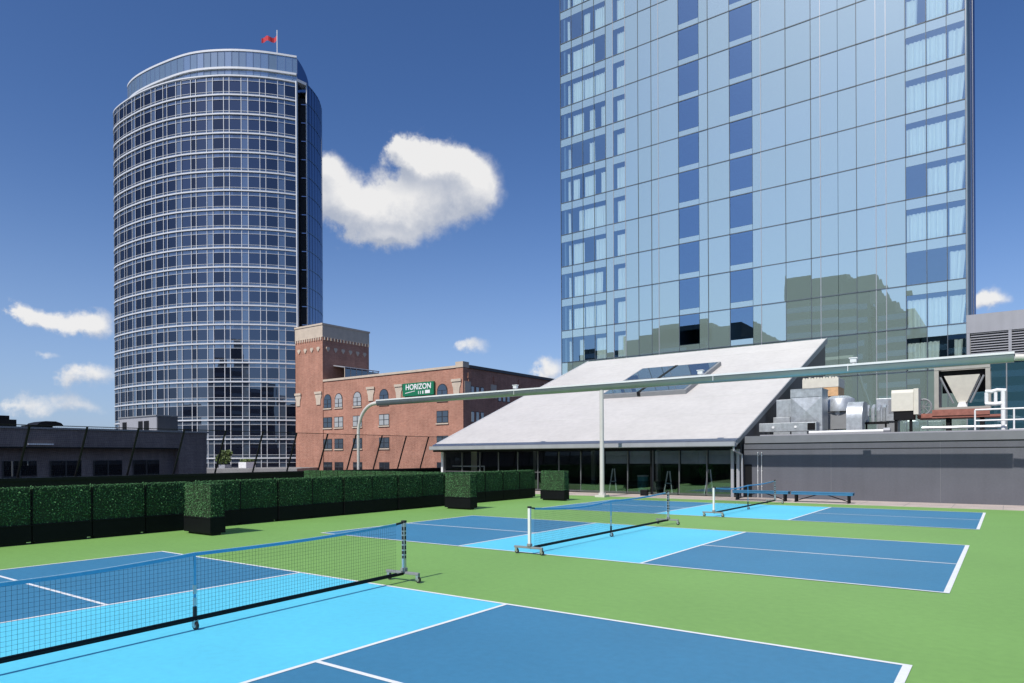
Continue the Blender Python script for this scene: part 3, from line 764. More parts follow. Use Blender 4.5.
for fl in floors:
    z0 = ZF+fl*FH; z1 = z0+FH
    for k in range(len(cols)-1):
        xa, xb = cols[k]+.012, cols[k+1]-.012
        deep = k in (10, 13)
        lowvis = {-1: (21,22,23), -2: (), -3: (), -4: ()}
        isV = typ[k]=='V' and (fl >= 0 or k in lowvis.get(fl, ()))
        if k < 4 and fl > 11: isV = False
        if k > 20 and fl > 7: isV = False
        if k in (5,) and fl > 11: isV = False
        if deep and fl > (10 if k==10 else 9): isV = False
        if not isV:
            if fl >= -4: tiltquad(glass, xa, xb, z0+.012, z1-.012)
            continue
        if deep:
            zs = z0+.012; zw0 = z0+.16*FH; zw1 = z1-.012
            tiltquad(glass, xa, xb, zs, zw0-.01)
        else:
            zw0 = z0+.012; zw1 = z1-.24*FH
            tiltquad(glass, xa, xb, zw1+.01, z1-.012)
        w = MB(); tiltquad(w, xa, xb, zw0, zw1); wo = w.build('window', M['hotel_d' if deep else 'hotel_v'], t); nwin += 1
        # curtains
        if deep:
            pass
        else:
            p = rr.random(); wd = xb-xa
            if k == 5: spans = [(xa+.25, xb-.02, 0)]
            elif k == 0: spans = [(xb-.5, xb-.25, .05)] if p < .8 else []
            elif k == 23: spans = [(xa+.1, xb-.18, -.18)] if p < .85 else [(xa+.35,xb-.3,-.1)]
            elif p < .62: spans = [(xa+.02, xb-.02, 0)]
            elif p < .75: spans = [(xa+.02, xa+wd*.55, -.05)]
            elif p < .85: spans = [(xa+wd*.5, xb-.02, .05)]
            else: spans = []
            for (ca, cb, flr) in spans:
                curtain_mesh(ca, cb, zw0+.06, zw1-.26*(1 if k>20 or k<6 else .4)-rr.uniform(0,.06), HT+.28, flr).build('curtain', M['curtain'], wo)
    # slab line, rooms
    grid.box(cols[0], cols[-1], HT-.035, HT-.006, z0-.032, z0+.032)
    inside.box(cols[0]+.05, cols[-1]-.05, HT+.06, HT+4.2, z0-.15, z0+.05)
ztop = ZF+14*FH; zbot = ZF-4*FH
for k, x in enumerate(cols):
    if k in (5,6,9,11,14,15,18,20): continue
    grid.box(x-.022, x+.022, HT-.035, HT-.006, zbot, ztop)
for x in (-9.67,-5.4,-1.22, 2.4+.0, 3.06, 6.69, 7.32, -12.75, -13.92):
    fin.box(x-.022, x+.022, HT-.034, HT-.0065, zbot, ztop)
inside.box(cols[0]+.05, cols[-1]-.05, HT+4.2, HT+4.4, zbot, ztop)
for x in (-18.95,-14.0,-12.3,-8.2,-5.6,-3.9,-1.4,8.2,12.0): inside.box(x-.08, x+.08, HT+.1, HT+4.2, zbot, ztop)
glass.build('glass_wall', M['hotel_s'], t)
grid.build('mullion_grid', M['hotel_line'], t)
fin.build('light_fin', M['hotel_fin'], t)
inside.build('room_interior', M['room'], t)
b = MB(); b.box(cols[0]+.02, cols[-1]-.02, HT+4.4, HT+16.4, Z0+.03, ztop)
b.box(cols[0]+.02, cols[-1]-.02, HT+.06, HT+4.4, Z0+.03, zbot-.2); b.build('core', M['hotel_side'], t)
b = MB(); b.box(cols[-1]-.015, cols[-1]+.02, HT+.02, HT+16.5, Z0+.03, ztop); b.build('side_glass', M['hotel_side'], t)
b = MB(); b.box(cols[-1]+.0,cols[-1]+.05,HT-.03,HT+.018,zbot,ztop); b.box(cols[-1]+.021,cols[-1]+.09,HT+5.5,HT+6.6,zbot,ztop); b.box(cols[-1]+.021,cols[-1]+.06,HT+11,HT+11.3,zbot,ztop); b.build('corner_fin', M['hotel_fin'], t)
b = MB(); b.box(cols[0]-.02,cols[0]+.015,HT+.0,HT+16.4,zbot,ztop); b.build('side_glass', M['hotel_side'], t)
b = MB(); b.box(cols[0],cols[-1],HT,HT+16.4,ztop+.02,ztop+.4); b.build('roof', M['lt_panel'], t)

# ------------------------------------------------------------------ curved office tower
TH_ = -.6279
FWD = Vector((math.sin(TH_), math.cos(TH_))); LAT = Vector((math.cos(TH_), -math.sin(TH_)))
TREF = Vector((14.15,-1.097))
def tw(x, y): p = TREF + LAT*x + FWD*y; return (p.x, p.y)      # plan grid of the tower, turned to the street
FP = [(-78.9,140.0),(-79.0,137.3),(-78.5,135.3),(-77.2,133.3),(-75.5,131.65),(-73.4,129.95),(-70.97,128.2),(-67.6,126.05),(-63.5,123.95),(-59.94,122.55),(-56.7,121.72),(-53.25,121.2),(-50.56,121.0),(-47.58,121.15),(-44.36,121.57),(-41.25,122.35),(-38.67,123.34)]
def crom(P, n=40):
    out = []
    for i in range(len(P)-1):
        p0 = P[max(i-1,0)]; p1 = P[i]; p2 = P[i+1]; p3 = P[min(i+2,len(P)-1)]
        for k in range(n):
            t_ = k/n
            out.append(tuple(.5*(2*p1[d]+(p2[d]-p0[d])*t_+(2*p0[d]-5*p1[d]+4*p2[d]-p3[d])*t_*t_+(3*p1[d]-p0[d]-3*p2[d]+p3[d])*t_**3) for d in (0,1)))
    out.append(P[-1]); return out
pts_ = crom(FP); s_ = [0]
for a_, c_ in zip(pts_, pts_[1:]): s_.append(s_[-1]+math.hypot(c_[0]-a_[0], c_[1]-a_[1]))
def fy(x):
    for a_, c_ in zip(pts_, pts_[1:]):
        if a_[0] <= x <= c_[0]: return a_[1]+(c_[1]-a_[1])*(x-a_[0])/(c_[0]-a_[0]+1e-9)
    return pts_[-1][1]
def at_s(q):
    import bisect
    k = min(max(bisect.bisect_left(s_, q),1), len(s_)-1); f=(q-s_[k-1])/(s_[k]-s_[k-1])
    a,c=pts_[k-1],pts_[k]; return (a[0]+(c[0]-a[0])*f, a[1]+(c[1]-a[1])*f)
STOT = s_[-1]
# bays counted from the right-hand edge
edges = []   # (s0, s1, kind)
q = STOT; pat = [('D',2.0),('P',1.16),('D',2.06),('N',1.0)]
k = 0
while q > .3:
    kd, w = pat[k%4]; s0 = max(0, q-w); edges.append((s0, q, kd)); q = s0; k += 1
t = thing('office_tower', (*tw(-55,135), Z0+.02), 'curved dark glass office tower with white floor bands at left', 'building')
def strip(b, s0, s1, z0, z1, off=0, mi=0):
    n = max(1, int((s1-s0)/1.2))
    for k in range(n):
        a = at_s(s0+(s1-s0)*k/n); c = at_s(s0+(s1-s0)*(k+1)/n)
        A = tw(a[0], a[1]-off); B = tw(c[0], c[1]-off)
        b.quad((*A,z0),(*B,z0),(*B,z1),(*A,z1), mi)
def rail(b, s0, s1, z0, z1, dep, mi=0):
    n = max(1, int((s1-s0)/1.0))
    for k in range(n):
        a = at_s(s0+(s1-s0)*k/n); c = at_s(s0+(s1-s0)*(k+1)/n)
        A = tw(a[0], a[1]-dep); B = tw(c[0], c[1]-dep); A2 = tw(a[0], a[1]); B2 = tw(c[0], c[1])
        b.quad((*A,z0),(*B,z0),(*B,z1),(*A,z1),mi); b.quad((*A,z1),(*B,z1),(*B2,z1),(*A2,z1),mi); b.quad((*A2,z0),(*B2,z0),(*B,z0),(*A,z0),mi)
# storeys: white line heights
ZT = 1.927+ (457.6-76.5)/683.28*121.0
SH = 19.12/683.28*121.0
NS = 24
mull = MB()
for st in range(NS):
    zt = ZT - st*SH; zb = zt - SH
    if zb < Z0: break
    wb = MB(); sp = MB(); rl = MB()
    for (s0, s1, kd) in edges:
        if kd == 'P': strip(wb, s0+.05, s1-.05, zb+.42, zt-.02, 0, 1)
        else:
            strip(wb, s0+.05, s1-.05, zb+.72, zt-.72, 0, 0)
            pass
    strip(sp, .02, STOT-.02, zt-.74, zt-.03, -.03, 0)
    lo = MB(); strip(lo, .02, STOT-.02, zb+.25, zb+.71, -.03, 0)
    rail(rl, 0, STOT, zb, zb+.23, .28)
    r1 = MB(); rail(r1, 0, STOT, zt-.74, zt-.69, .10); r2 = MB(); rail(r2, 0, STOT, zb+.68, zb+.73, .10)
    wo = wb.build('window_band', [M['tw_dark'], M['tw_pale']], t)
    r1.build('head_rail', M['tw_rail'], wo); r2.build('sill_rail', M['tw_rail'], wo)
    sp.build('spandrel', M['tw_pale'], t); lo.build('spandrel', M['tw_pale'], t)
    rl.build('floor_rail', M['tw_rail'], t)
rl = MB(); rail(rl, 0, STOT, ZT, ZT+.23, .28); rl.build('floor_rail', M['tw_rail'], t)
zlow = max(Z0, ZT-NS*SH)
for (s0, s1, kd) in edges:
    for s in (s0,):
        a = at_s(max(s,.02)); wv = .055
        c = at_s(min(s+.10, STOT)); A=tw(a[0],a[1]-.11); B=tw(c[0],c[1]-.11); A2=tw(a[0],a[1]); B2=tw(c[0],c[1])
        mull.quad((*A,zlow),(*B,zlow),(*B,ZT),(*A,ZT)); mull.quad((*B,zlow),(*B2,zlow),(*B2,ZT),(*B,ZT)); mull.quad((*A2,zlow),(*A,zlow),(*A,ZT),(*A2,ZT))
mull.build('mullion', M['tw_rail'], t)
# right edge fin, dark recess, far curved side
def wallpoly(b, pl, z0, z1, mi=0):
    for a, c in zip(pl, pl[1:]):
        A = tw(*a); B = tw(*c); b.quad((*A,z0),(*B,z0),(*B,z1),(*A,z1),mi)
RE = FP[-1]
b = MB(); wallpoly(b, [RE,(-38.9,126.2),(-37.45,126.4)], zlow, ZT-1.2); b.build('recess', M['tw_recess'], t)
b = MB()
for st in range(NS):
    z = ZT-2.4-st*SH
    wallpoly(b, [(-38.75,125.9),(-37.45,126.1)], z-.14, z)
b.build('recess_rail', M['tw_side'], t)
ZS = 1.927+68.6
side = crom([(-37.4,125.6),(-37.0,127.5),(-36.75,130.2),(-36.95,133),(-37.6,136),(-39.6,140.5)], 4)
b = MB(); wallpoly(b, side, zlow, ZS); b.build('side_glass', M['tw_side'], t)
b = MB()
for st in range(NS+1):
    z = ZS-st*SH
    wallpoly(b, [(p[0]+.06,p[1]-.03) for p in side], z-.16, z)
for p in side[::2]:
    A = tw(p[0]+.08,p[1]-.08); B = tw(p[0]+.10,p[1]+.08); b.quad((*A,zlow),(*B,zlow),(*B,ZS),(*A,ZS))
b.build('side_mullion', M['tw_pale'], t)
b = MB(); wallpoly(b, [(-37.55,125.5),(-37.38,125.5),(-37.38,126.6),(-37.55,126.6),(-37.55,125.5)], zlow, ZS+.1); b.build('corner_fin', M['tw_rail'], t)
b = MB(); wallpoly(b,[(RE[0]-.02,RE[1]-.3),(RE[0]+.16,RE[1]-.3),(RE[0]+.16,RE[1]+.5)],zlow,ZT+.3); b.build('corner_fin', M['tw_rail'], t)
b = MB(); A=[(-38.7,123.9),(-37.4,125.4),(-37.4,126.8),(-38.9,126.8)]; b.poly([(*tw(*p),ZS+.12) for p in A]); b.poly([(*tw(*p),ZS-.4) for p in A])
wallpoly(b,[(-38.7,123.9),(-37.4,125.4)],ZS-.4,ZS+.12); b.build('recess_cap', M['tw_rail'], t)
back = [(-39.6,140.5),(-44,148),(-53,153),(-63,153),(-72,149),(-77.5,144),(-78.9,140.0)]
b = MB(); wallpoly(b, back, zlow, ZT); b.build('back_wall', M['tw_side'], t)
roofp = pts_[::40] + [(-38.9,126.2),(-37.4,126.4)] + side[1:] + back[1:-1]
b = MB(); b.poly([(*tw(*p),ZT-.05) for p in roofp]); b.build('roof', M['roofdeck'], t)
# crown screen, set back from the roof edge
CZ0, CZ1 = ZT+.9, 1.927+72.55
CRN = crom([(-75.6,140),(-75.9,137.4),(-75.4,134.7),(-73.6,132.3),(-70.3,129.6),(-64.8,126.3),(-57.6,123.0),(-51,122.0),(-44.8,122.5),(-38.75,124.2)], 5)
b = MB(); wallpoly(b, CRN, CZ0, CZ1)
cs = b.build('crown_screen', M['tw_crown'], t)
for z0,z1,dp in ((CZ1,CZ1+.35,.15),(CZ0+.9,CZ0+1.25,.35),(CZ0-.5,CZ0-.2,.3)):
    b = MB()
    for a, c in zip(CRN, CRN[1:]):
        A = tw(a[0],a[1]-dp); B = tw(c[0],c[1]-dp); A2 = tw(a[0],a[1]+.1); B2 = tw(c[0],c[1]+.1)
        b.quad((*A,z0),(*B,z0),(*B,z1),(*A,z1)); b.quad((*A,z1),(*B,z1),(*B2,z1),(*A2,z1)); b.quad((*A2,z0),(*B2,z0),(*B,z0),(*A,z0))
    b.build('crown_rail', M['tw_rail'], cs)
b = MB()
for a in CRN:
    A = tw(a[0],a[1]-.08); B = tw(a[0]+.08,a[1]-.08); b.quad((*A,CZ0),(*B,CZ0),(*B,CZ1),(*A,CZ1))
b.build('crown_mullion', M['tw_pale'], cs)
b = MB(); wallpoly(b, crom([(-38.75,124.2),(-38.6,127),(-38.8,130.5),(-39.6,134),(-42,138)],4), ZS-2, CZ1); b.build('crown_side', M['tw_side'], cs)
b = MB(); wallpoly(b, [(-70,133.5),(-62,128.5),(-55,126.6),(-48,126.4),(-41,128)], ZT, ZT+3.6); b.build('plant_room', M['lt_panel'], t)
P_ = (-43.6,128.0)
b = MB(); A=tw(*P_); b.tube([(*A,ZT),(*A,1.927+(457.2-30)*128/683.28)],.09,8); fp = b.build('flagpole', M['white_metal'], t)
b = MB(); n=10; H0=1.927+(457.2-35)*128/683.28
for k in range(n):
    def fpnt(k): x = P_[0]-.1-2.9*k/n; return tw(x, P_[1]+.35*math.sin(k*.9))
    A=fpnt(k); B=fpnt(k+1); dz0=-.25*math.sin(k*.6)-.06*k; dz1=-.25*math.sin((k+1)*.6)-.06*(k+1)
    b.quad((*A,H0-.9+dz0),(*B,H0-.85+dz1),(*B,H0+.05+dz1),(*A,H0+dz0))
b.build('flag', M['red_cloth'], fp)
# podium terrace in front of the tower
b = MB(); A=[tw(-76,108),tw(-34,108),tw(-34,136),tw(-76,136)]
b.prism(A,'z',Z0+.03,.15); pd = b.build('podium', M['concrete'], t)
px_, py_ = tw(-48.3,115)
def pot1(o): bb = MB(); bb.box(px_-.9,px_+.9,py_-.6,py_+.6,.15,.75); bb.build('pot', M['lt_panel'], o)
shrub('terrace_shrub', px_, py_, .6, 1.5, 2.6, 1500, 'small yellow green shrub on the terrace below the curved tower', 'shrub', .16, 'bush', pot1)
px2, py2 = tw(-44.6,115)
o = thing('white_planter', (px2,py2,.15), 'white planter box on the terrace below the curved tower', 'planter')
b = MB(); b.box(px2-1.1,px2+1.1,py2-.9,py2+.9,.15,1.15); b.build('box', M['white'], o, bevel=.03)
rr2 = random.Random(4); b = MB()
for _ in range(300):
    Pp = Vector((px2+rr2.uniform(-1,1),py2+rr2.uniform(-.8,.8),1.15+rr2.random()*.5)); a=Vector((rr2.uniform(-1,1),rr2.uniform(-1,1),rr2.uniform(-1,1))).normalized(); c=a.orthogonal().normalized()
    b.quad(Pp-a*.15,Pp-c*.09,Pp+a*.15,Pp+c*.09)
b.build('plants', M['bush'], o)

# ------------------------------------------------------------------ red brick building
BX0, BX1, BXT = -89.5, -50.35, -81.95
BY, BZ1, BZT = 75.66, 15.0, 25.15
t = thing('brick_building', (-70,BY,Z0+.02), 'red brick building with arched windows and a tall corner block', 'building')
b = MB(); b.box(BXT+.02,BX1,BY,BY+34,Z0+.03,BZ1); b.build('main_wall', M['brick'], t)
b = MB(); b.box(BX0,BXT,BY-.12,BY+10.5,Z0+.03,BZT-2.35); tb = b.build('corner_block', M['brick'], t)
b = MB(); b.box(BX0-.05,BXT+.05,BY-.17,BY+10.55,BZT-2.35,BZT-.25); b.box(BX0-.14,BXT+.14,BY-.28,BY+10.7,BZT-.25,BZT+.05); b.build('cornice', M['stone'], tb)
b = MB()
n = 12
for k in range(n):
    x = BX0+.3+(BXT-BX0-.6)*k/(n-1); b.box(x-.13,x+.13,BY-.30,BY-.12,BZT-2.85,BZT-2.35)
n = 15
for k in range(n):
    y = BY+.3+10*k/(n-1); b.box(BXT,BXT+.18,y-.13,y+.13,BZT-2.85,BZT-2.35)
b.build('dentil', M['stone'], tb)
for k in range(4):
    x = BX0+1.1+(BXT-BX0-2.2)*k/3; b = MB(); b.prism([(x-.42,BZT-4.3),(x,BZT-4.85),(x+.42,BZT-4.3),(x+.3,BZT-4.0),(x-.3,BZT-4.0)],'y',BY-.25,BY-.115); b.build('ornament', M['stone'], tb)
for k in range(6):
    y = BY+1+8.4*k/5; b = MB(); b.prism([(y-.4,BZT-4.3),(y,BZT-4.85),(y+.4,BZT-4.3),(y+.3,BZT-4.0),(y-.3,BZT-4.0)],'x',BXT-.003,BXT+.12); b.build('ornament', M['stone'], tb)
b = MB(); b.box(BXT+.05,BX1-1.3,BY-.15,BY+.6,BZ1+.0,BZ1+.35); b.box(BX1-1.3,BX1+.15,BY-.2,BY+1.2,BZ1+.01,BZ1+.85)
b.build('coping', M['stone'], t)
b = MB(); b.box(BX1-.6,BX1+.22,BY+1.2,BY+34.2,BZ1+.01,BZ1+.45); b.build('side_coping', M['frame_dark'], t)
b = MB(); b.box(BX1-1.3,BX1+.08,BY-.1,BY+.9,BZ1-4.2,BZ1); b.build('corner_pier', M['brick'], t)
# carved cream capitals: x centre, z from the roof
def bx(u): return u
capz0, capz1 = 8.9, 12.4
caps = [-88.67,-83.03,-69.92,-63.53,-51.48]
def capital(x, w, z0, z1, nm='capital'):
    b = MB(); y = BY-.14 if x > BXT else BY-.26
    if abs(x-BX1)<2: y = BY-.22
    b.prism([(x-w*.62,z0),(x+w*.62,z0),(x+w*.75,z0+(z1-z0)*.45),(x+w,z0+(z1-z0)*.65),(x+w,z1),(x-w,z1),(x-w,z0+(z1-z0)*.65),(x-w*.75,z0+(z1-z0)*.45)],'y',y,BY-.003 if x>BXT else BY-.118)
    b.box(x-w*1.12,x+w*1.12,y-.12,y-.002,z1-.35,z1+.05); b.build(nm, M['stone'], t)
for i,x in enumerate(caps): capital(x, .78 if i in (0,3) else .85, 11.05, 13.3)
def window(x, z0, w, h, arch=False, pale=True):
    y = BY-.02
    b = MB(); b.box(x-w/2,x+w/2,y-.02,y+.0,z0,z0+h)
    if arch: b.prism([(x+w/2*math.cos(math.pi*k/12), z0+h+.002+w/2*math.sin(math.pi*k/12)) for k in range(13)],'y',y-.02,y+.0)
    fo = b.build('window', M['frame_dark'], t)
    b = MB(); g=.12
    for s in (-1,1):
        xa = x+s*(w/4); b.box(xa-w/4+g*.8,xa+w/4-g*.8,y-.05,y-.021,z0+g,z0+h*.5-.05); b.box(xa-w/4+g*.8,xa+w/4-g*.8,y-.05,y-.021,z0+h*.5+.05,z0+h-(0 if arch else g))
    if arch: b.prism([(x+(w/2-.2)*math.cos(math.pi*k/12), z0+h+.06+(w/2-.2)*math.sin(math.pi*k/12)) for k in range(13)],'y',y-.05,y-.021)
    b.build('pane', M['pale_win'] if pale else M['dark_win'], fo)
    b = MB(); b.box(x-w/2-.08,x+w/2+.08,y-.14,y-.001,z0-.2,z0-.003)
    b.build('sill', M['stone'], fo)
wx = [(-80.8,2.25),(-77.92,2.25),(-73.22,2.25),(-66.9,2.35),(-54.4,2.35)]
for i,(x,w) in enumerate(wx):
    window(x, 10.35, w-.25, 1.45, True, i in (1,2))
    window(x, 6.95, w, 1.85, False, i in (1,2,3))
    window(x, 3.3, w, 1.75, False, False)
    window(x, -.7, w, 1.78, False, False)
# window groups on the shaded right face
def sidewin(y, z0, w, h):
    b = MB(); b.box(BX1-.0,BX1+.03,y-w/2,y+w/2,z0,z0+h); fo = b.build('window', M['frame_dark'], t)
    b = MB(); b.box(BX1+.031,BX1+.06,y-w/2+.1,y+w/2-.1,z0+.1,z0+h-.1); b.build('pane', M['pale_win'], fo)
for gy, zz in ((77.8,((11.2,1.2),(7.0,1.65),(3.0,1.65))),(84.5,((10.5,1.1),(7.0,1.65))),(91.5,((10.5,1.1),(7.0,1.65))),(98.5,((10.5,1.1),))):
    for z,h in zz:
        for k in range(3): sidewin(gy+k*1.15, z, .8, h)
b = MB()
for gy in (77.0,83.3,90,97,104): b.box(BX1,BX1+.2,gy-.4,gy+.4,13.5,14.3); b.box(BX1,BX1+.15,gy-.25,gy+.25,13.0,13.5)
b.build('side_ornament', M['brick'], t)
b = MB(); b.box(BX1,BX1+.12,82.2,83.6,10.9,13.0); b.box(BX1,BX1+.12,75.9,77.3,10.9,13.0); b.build('side_capital', M['stone'], t)
# rooftop glass lean-to along the side of the corner block
b = MB(); b.prism([(BXT+.02,17.95),(BXT+3.0,17.45),(BXT+3.0,17.6),(BXT+.02,18.15)],'y',BY+2.2,BY+10.3); lr = b.build('roof_canopy', M['lt_panel'], t)
b = MB()
for k in range(7): y=BY+2.3+k*1.3; b.box(BXT+2.85,BXT+2.97,y-.06,y+.06,BZ1+.03,17.46)
b.build('canopy_post', M['stone'], lr)
b = MB(); b.box(BXT+2.90,BXT+2.93,BY+2.4,BY+10.1,BZ1+.1,17.3); b.build('canopy_glass', M['dark_win'], lr)
b = MB(); b.box(BXT+.05,BX1-.8,BY+.7,BY+33.5,BZ1+.005,BZ1+.03); b.build('roof', M['gable'], t)
# green name board
sg = thing('green_sign', (-59,BY-.4,12.3), 'green board reading HORIZON fixed high on the brick wall', 'sign')
SXA, SXB, SZA, SZB = -62.3,-55.75,11.3,13.3
b = MB(); b.box(SXA,SXB,BY-.45,BY-.15,SZA,SZB); b.build('board', M['sign_green'], sg)
def text(body, size, x, z, y, parent, mat):
    cu = bpy.data.curves.new('lettering','FONT'); cu.body = body; cu.size = size; cu.align_x='CENTER'; cu.extrude=.02; cu.offset=.02*size
    ob = bpy.data.objects.new('lettering', cu); COL.objects.link(ob)
    bpy.context.view_layer.update()
    me = bpy.data.meshes.new_from_object(ob.evaluated_get(bpy.context.evaluated_depsgraph_get()))
    bpy.data.objects.remove(ob)
    m = bpy.data.objects.new('lettering', me); COL.objects.link(m); me.materials.clear(); me.materials.append(mat)
    off = parent.location
    m.location = Vector((x,y,z))-off; m.rotation_euler=(math.pi/2,0,0); m.parent = parent
    return m
text('HORIZON', 1.16, (SXA+SXB)/2+.1, 12.28, BY-.47, sg, M['white'])
b = MB()
for xx,w in ((-58.85,.13),(-58.45,.13),(-57.95,.24)): b.box(xx-w/2,xx+w/2,BY-.48,BY-.455,11.52,11.98)
b.box(-57.5,-56.5,BY-.48,BY-.455,11.55,12.05)
b.prism([(-61.7,11.72),(-59.6,12.0),(-59.6,12.08),(-61.7,11.82)],'y',BY-.48,BY-.455)
b.build('small_marks', M['white'], sg)

# ------------------------------------------------------------------ dark brown building on the left
t = thing('brown_building', (-45,25,Z0+.02), 'low dark brown brick building with recessed windows at far left', 'building')
CX = -45.0
y1 = 33.0; zt = 4.16
b = MB(); b.box(CX-30,CX,-30,y1,2.75,zt); b.build('upper_wall', M['brown_brick'], t)
b = MB(); b.box(CX-30,CX-.9,-30,30.4,Z0+.03,2.748); b.build('recessed_wall', M['brown_brick'], t)
b = MB(); b.box(CX-30.1,CX+.1,-30.1,y1+.1,zt,zt+.14); b.build('coping', M['grey_metal'], t)
b = MB(); b.box(CX+.001,CX+.06,-30,30.3,2.70,2.80); b.build('ledge', M['dark_metal'], t)
b = MB(); b.box(CX-29,CX-.01,30.4,y1-.02,Z0+.03,2.749); b.build('corner_pier', M['brown_brick'], t)
for k in range(13):
    y = 28.0-k*3.1
    b = MB(); b.box(CX-.897,CX-.85,y-1.1,y+1.1,-2,1.75); w = b.build('window', M['dark_win'], t)
    b = MB(); b.box(CX-.849,CX-.8,y-.05,y+.05,-2,1.75); b.box(CX-.849,CX-.81,y-1.12,y-1.04,-2,1.75); b.build('window_bar', M['frame_dark'], w)
b = MB(); b.box(CX+.002,CX+.14,18.9,20.6,2.95,3.06); b.build('light_strip', M['white'], t)
o = thing('roof_penthouse', (CX-8,32,zt+.15), 'pale grey rooftop plant house with dark doors', 'penthouse')
b = MB(); b.box(CX-12.4,CX-5.05,31.0,33.0,zt+.145,5.86); b.build('wall', M['lt_panel'], o)
b = MB(); b.box(CX-5.05,CX-4.98,31.05,32.95,zt+.16,5.8); b.build('side_cladding', M['gable'], o)  # dark sheet puts the shade of this side into its colour
for xa,xb in ((-11.7,-10.9),(-8.5,-7.7),(-7.4,-6.5)):
    b = MB(); b.box(CX+xa,CX+xb,30.95,30.998,zt+.15,5.45); b.build('door', M['dark_metal'], o)
b = MB(); b.box(CX-12.5,CX-4.95,30.9,33.05,5.86,5.96); b.build('roof_edge', M['grey_metal'], o)
o = thing('roof_unit', (CX-3,21.2,zt+.15), 'rounded dark ventilation hood on the brown building roof', 'vent')
b = MB(); b.prism([(20.3,zt+.40),(22.15,zt+.40),(22.0,zt+.6),(21.6,zt+.72),(20.9,zt+.72),(20.5,zt+.6)],'x',CX-4.5,CX-2.2); b.build('hood', M['dark_metal'], o)
b = MB(); b.box(CX-4.2,CX-2.5,19.9,21.5,zt+.15,zt+.39); b.build('base', M['dark_metal'], o)
o = thing('chimney_stack', (CX-4,17.5,zt+.15), 'black stepped chimney block at the far left picture edge', 'chimney')
b = MB(); b.box(CX-4.6,CX-3,13.0,19.2,zt+.15,4.95); b.build('block', M['dark_metal'], o)
b = MB(); b.box(CX-4.4,CX-3.2,18.1,18.8,4.95,5.25); b.build('cap', M['dark_metal'], o)

# ------------------------------------------------------------------ city behind the camera, mirrored in the glass
def office(x0,x1,y0,y1,z, lab, steps=()):
    o = thing('office_block', ((x0+x1)/2,y0,Z0+.02), lab, 'building', 'buildings behind the terrace')
    b = MB(); b.box(x0,x1,y0,y1,Z0+.03,z)
    for (a,c,zz) in steps: b.box(a,c,y0,y1-.5,z,zz)
    w = b.build('wall', M['office'], o)
    b = MB(); zc = Z0+2
    while zc < z-1.5:
        b.box(x0+1,x1-1,y1,y1+.06,zc,zc+1.5); b.box(x0-.06,x0,y0+1,y1-1,zc,zc+1.5); b.box(x1,x1+.06,y0+1,y1-1,zc,zc+1.5); zc += 3.6
    b.build('window_band', M['dark_win'], w)
office(-36.7,-15.0,-130,-97,46,'stepped stone office block behind the terrace, the tall one mirrored in the hotel glass',((-36.7,-22,51.5),(-22,-15,50)))
office(-46,-37.2,-125,-98,35,'lower stone block left of the tall stepped office block')
office(-14.5,-5,-128,-98,40,'middle height stone block right of the tall stepped office block',((-14.5,-10,43),))
office(-4.5,26,-125,-97,32.5,'broad low stone block at the right of the stepped office block')
office(-110,-47,-135,-99,37.5,'long low stone block at the left of the stepped office block',((-92,-50,42),(-80,-60,43.5)))
office(70,95,-75,-50,16,'short office block far right of the terrace, behind the camera')
office(100,128,-100,-70,34,'slim office block far right of the terrace, behind the camera')
office(95,120,-50,-25,20,'square office block level with the near court, outside the picture')
office(130,165,-60,-20,30,'wide office block beyond the square block, outside the picture')
office(60,85,-130,-100,40,'tall office block between the stone block and the slim block')
office(-175,-120,-110,-80,22,'low office block beyond the brown building, outside the picture')

# ------------------------------------------------------------------ world: clear sky with a few clouds
w = bpy.data.worlds.new('World'); S.world = w; w.use_nodes = True
nt = w.node_tree; N = nt.nodes; L = nt.links; N.clear()
out = N.new('ShaderNodeOutputWorld'); bg = N.new('ShaderNodeBackground'); L.new(bg.outputs[0], out.inputs[0])
SKY_STRENGTH = .10
bg.inputs['Strength'].default_value = SKY_STRENGTH
sky = N.new('ShaderNodeTexSky'); sky.sky_type = 'NISHITA'; sky.sun_disc = False
SUN_EL = 48.0; SUN_DX = -.008
sky.sun_elevation = R_(SUN_EL); sky.sun_rotation = R_(180) + SUN_DX*0
sky.altitude = 600; sky.air_density = 1.0; sky.dust_density = 1.8; sky.ozone_density = 3.0
hsv = N.new('ShaderNodeHueSaturation'); hsv.inputs['Saturation'].default_value = 1.12; hsv.inputs['Value'].default_value = 1.0
tint = N.new('ShaderNodeVectorMath'); tint.operation='MULTIPLY'; tint.inputs[1].default_value=(.95,1.0,1.20)
L.new(sky.outputs[0], tint.inputs[0]); L.new(tint.outputs[0], hsv.inputs['Color'])
tc = N.new('ShaderNodeTexCoord')
sx = N.new('ShaderNodeSeparateXYZ'); L.new(tc.outputs['Generated'], sx.inputs[0])
def math_(op, a, b=None, c=None):
    m = N.new('ShaderNodeMath'); m.operation = op
    for i, s in enumerate((a, b, c)):
        if s is None: continue
        if isinstance(s, (int, float)): m.inputs[i].default_value = s
        else: L.new(s, m.inputs[i])
    return m.outputs[0]
az = math_('MULTIPLY', math_('ARCTAN2', sx.outputs[0], sx.outputs[1]), 180/math.pi)
el = math_('MULTIPLY', math_('ARCSINE', sx.outputs[2]), 180/math.pi)
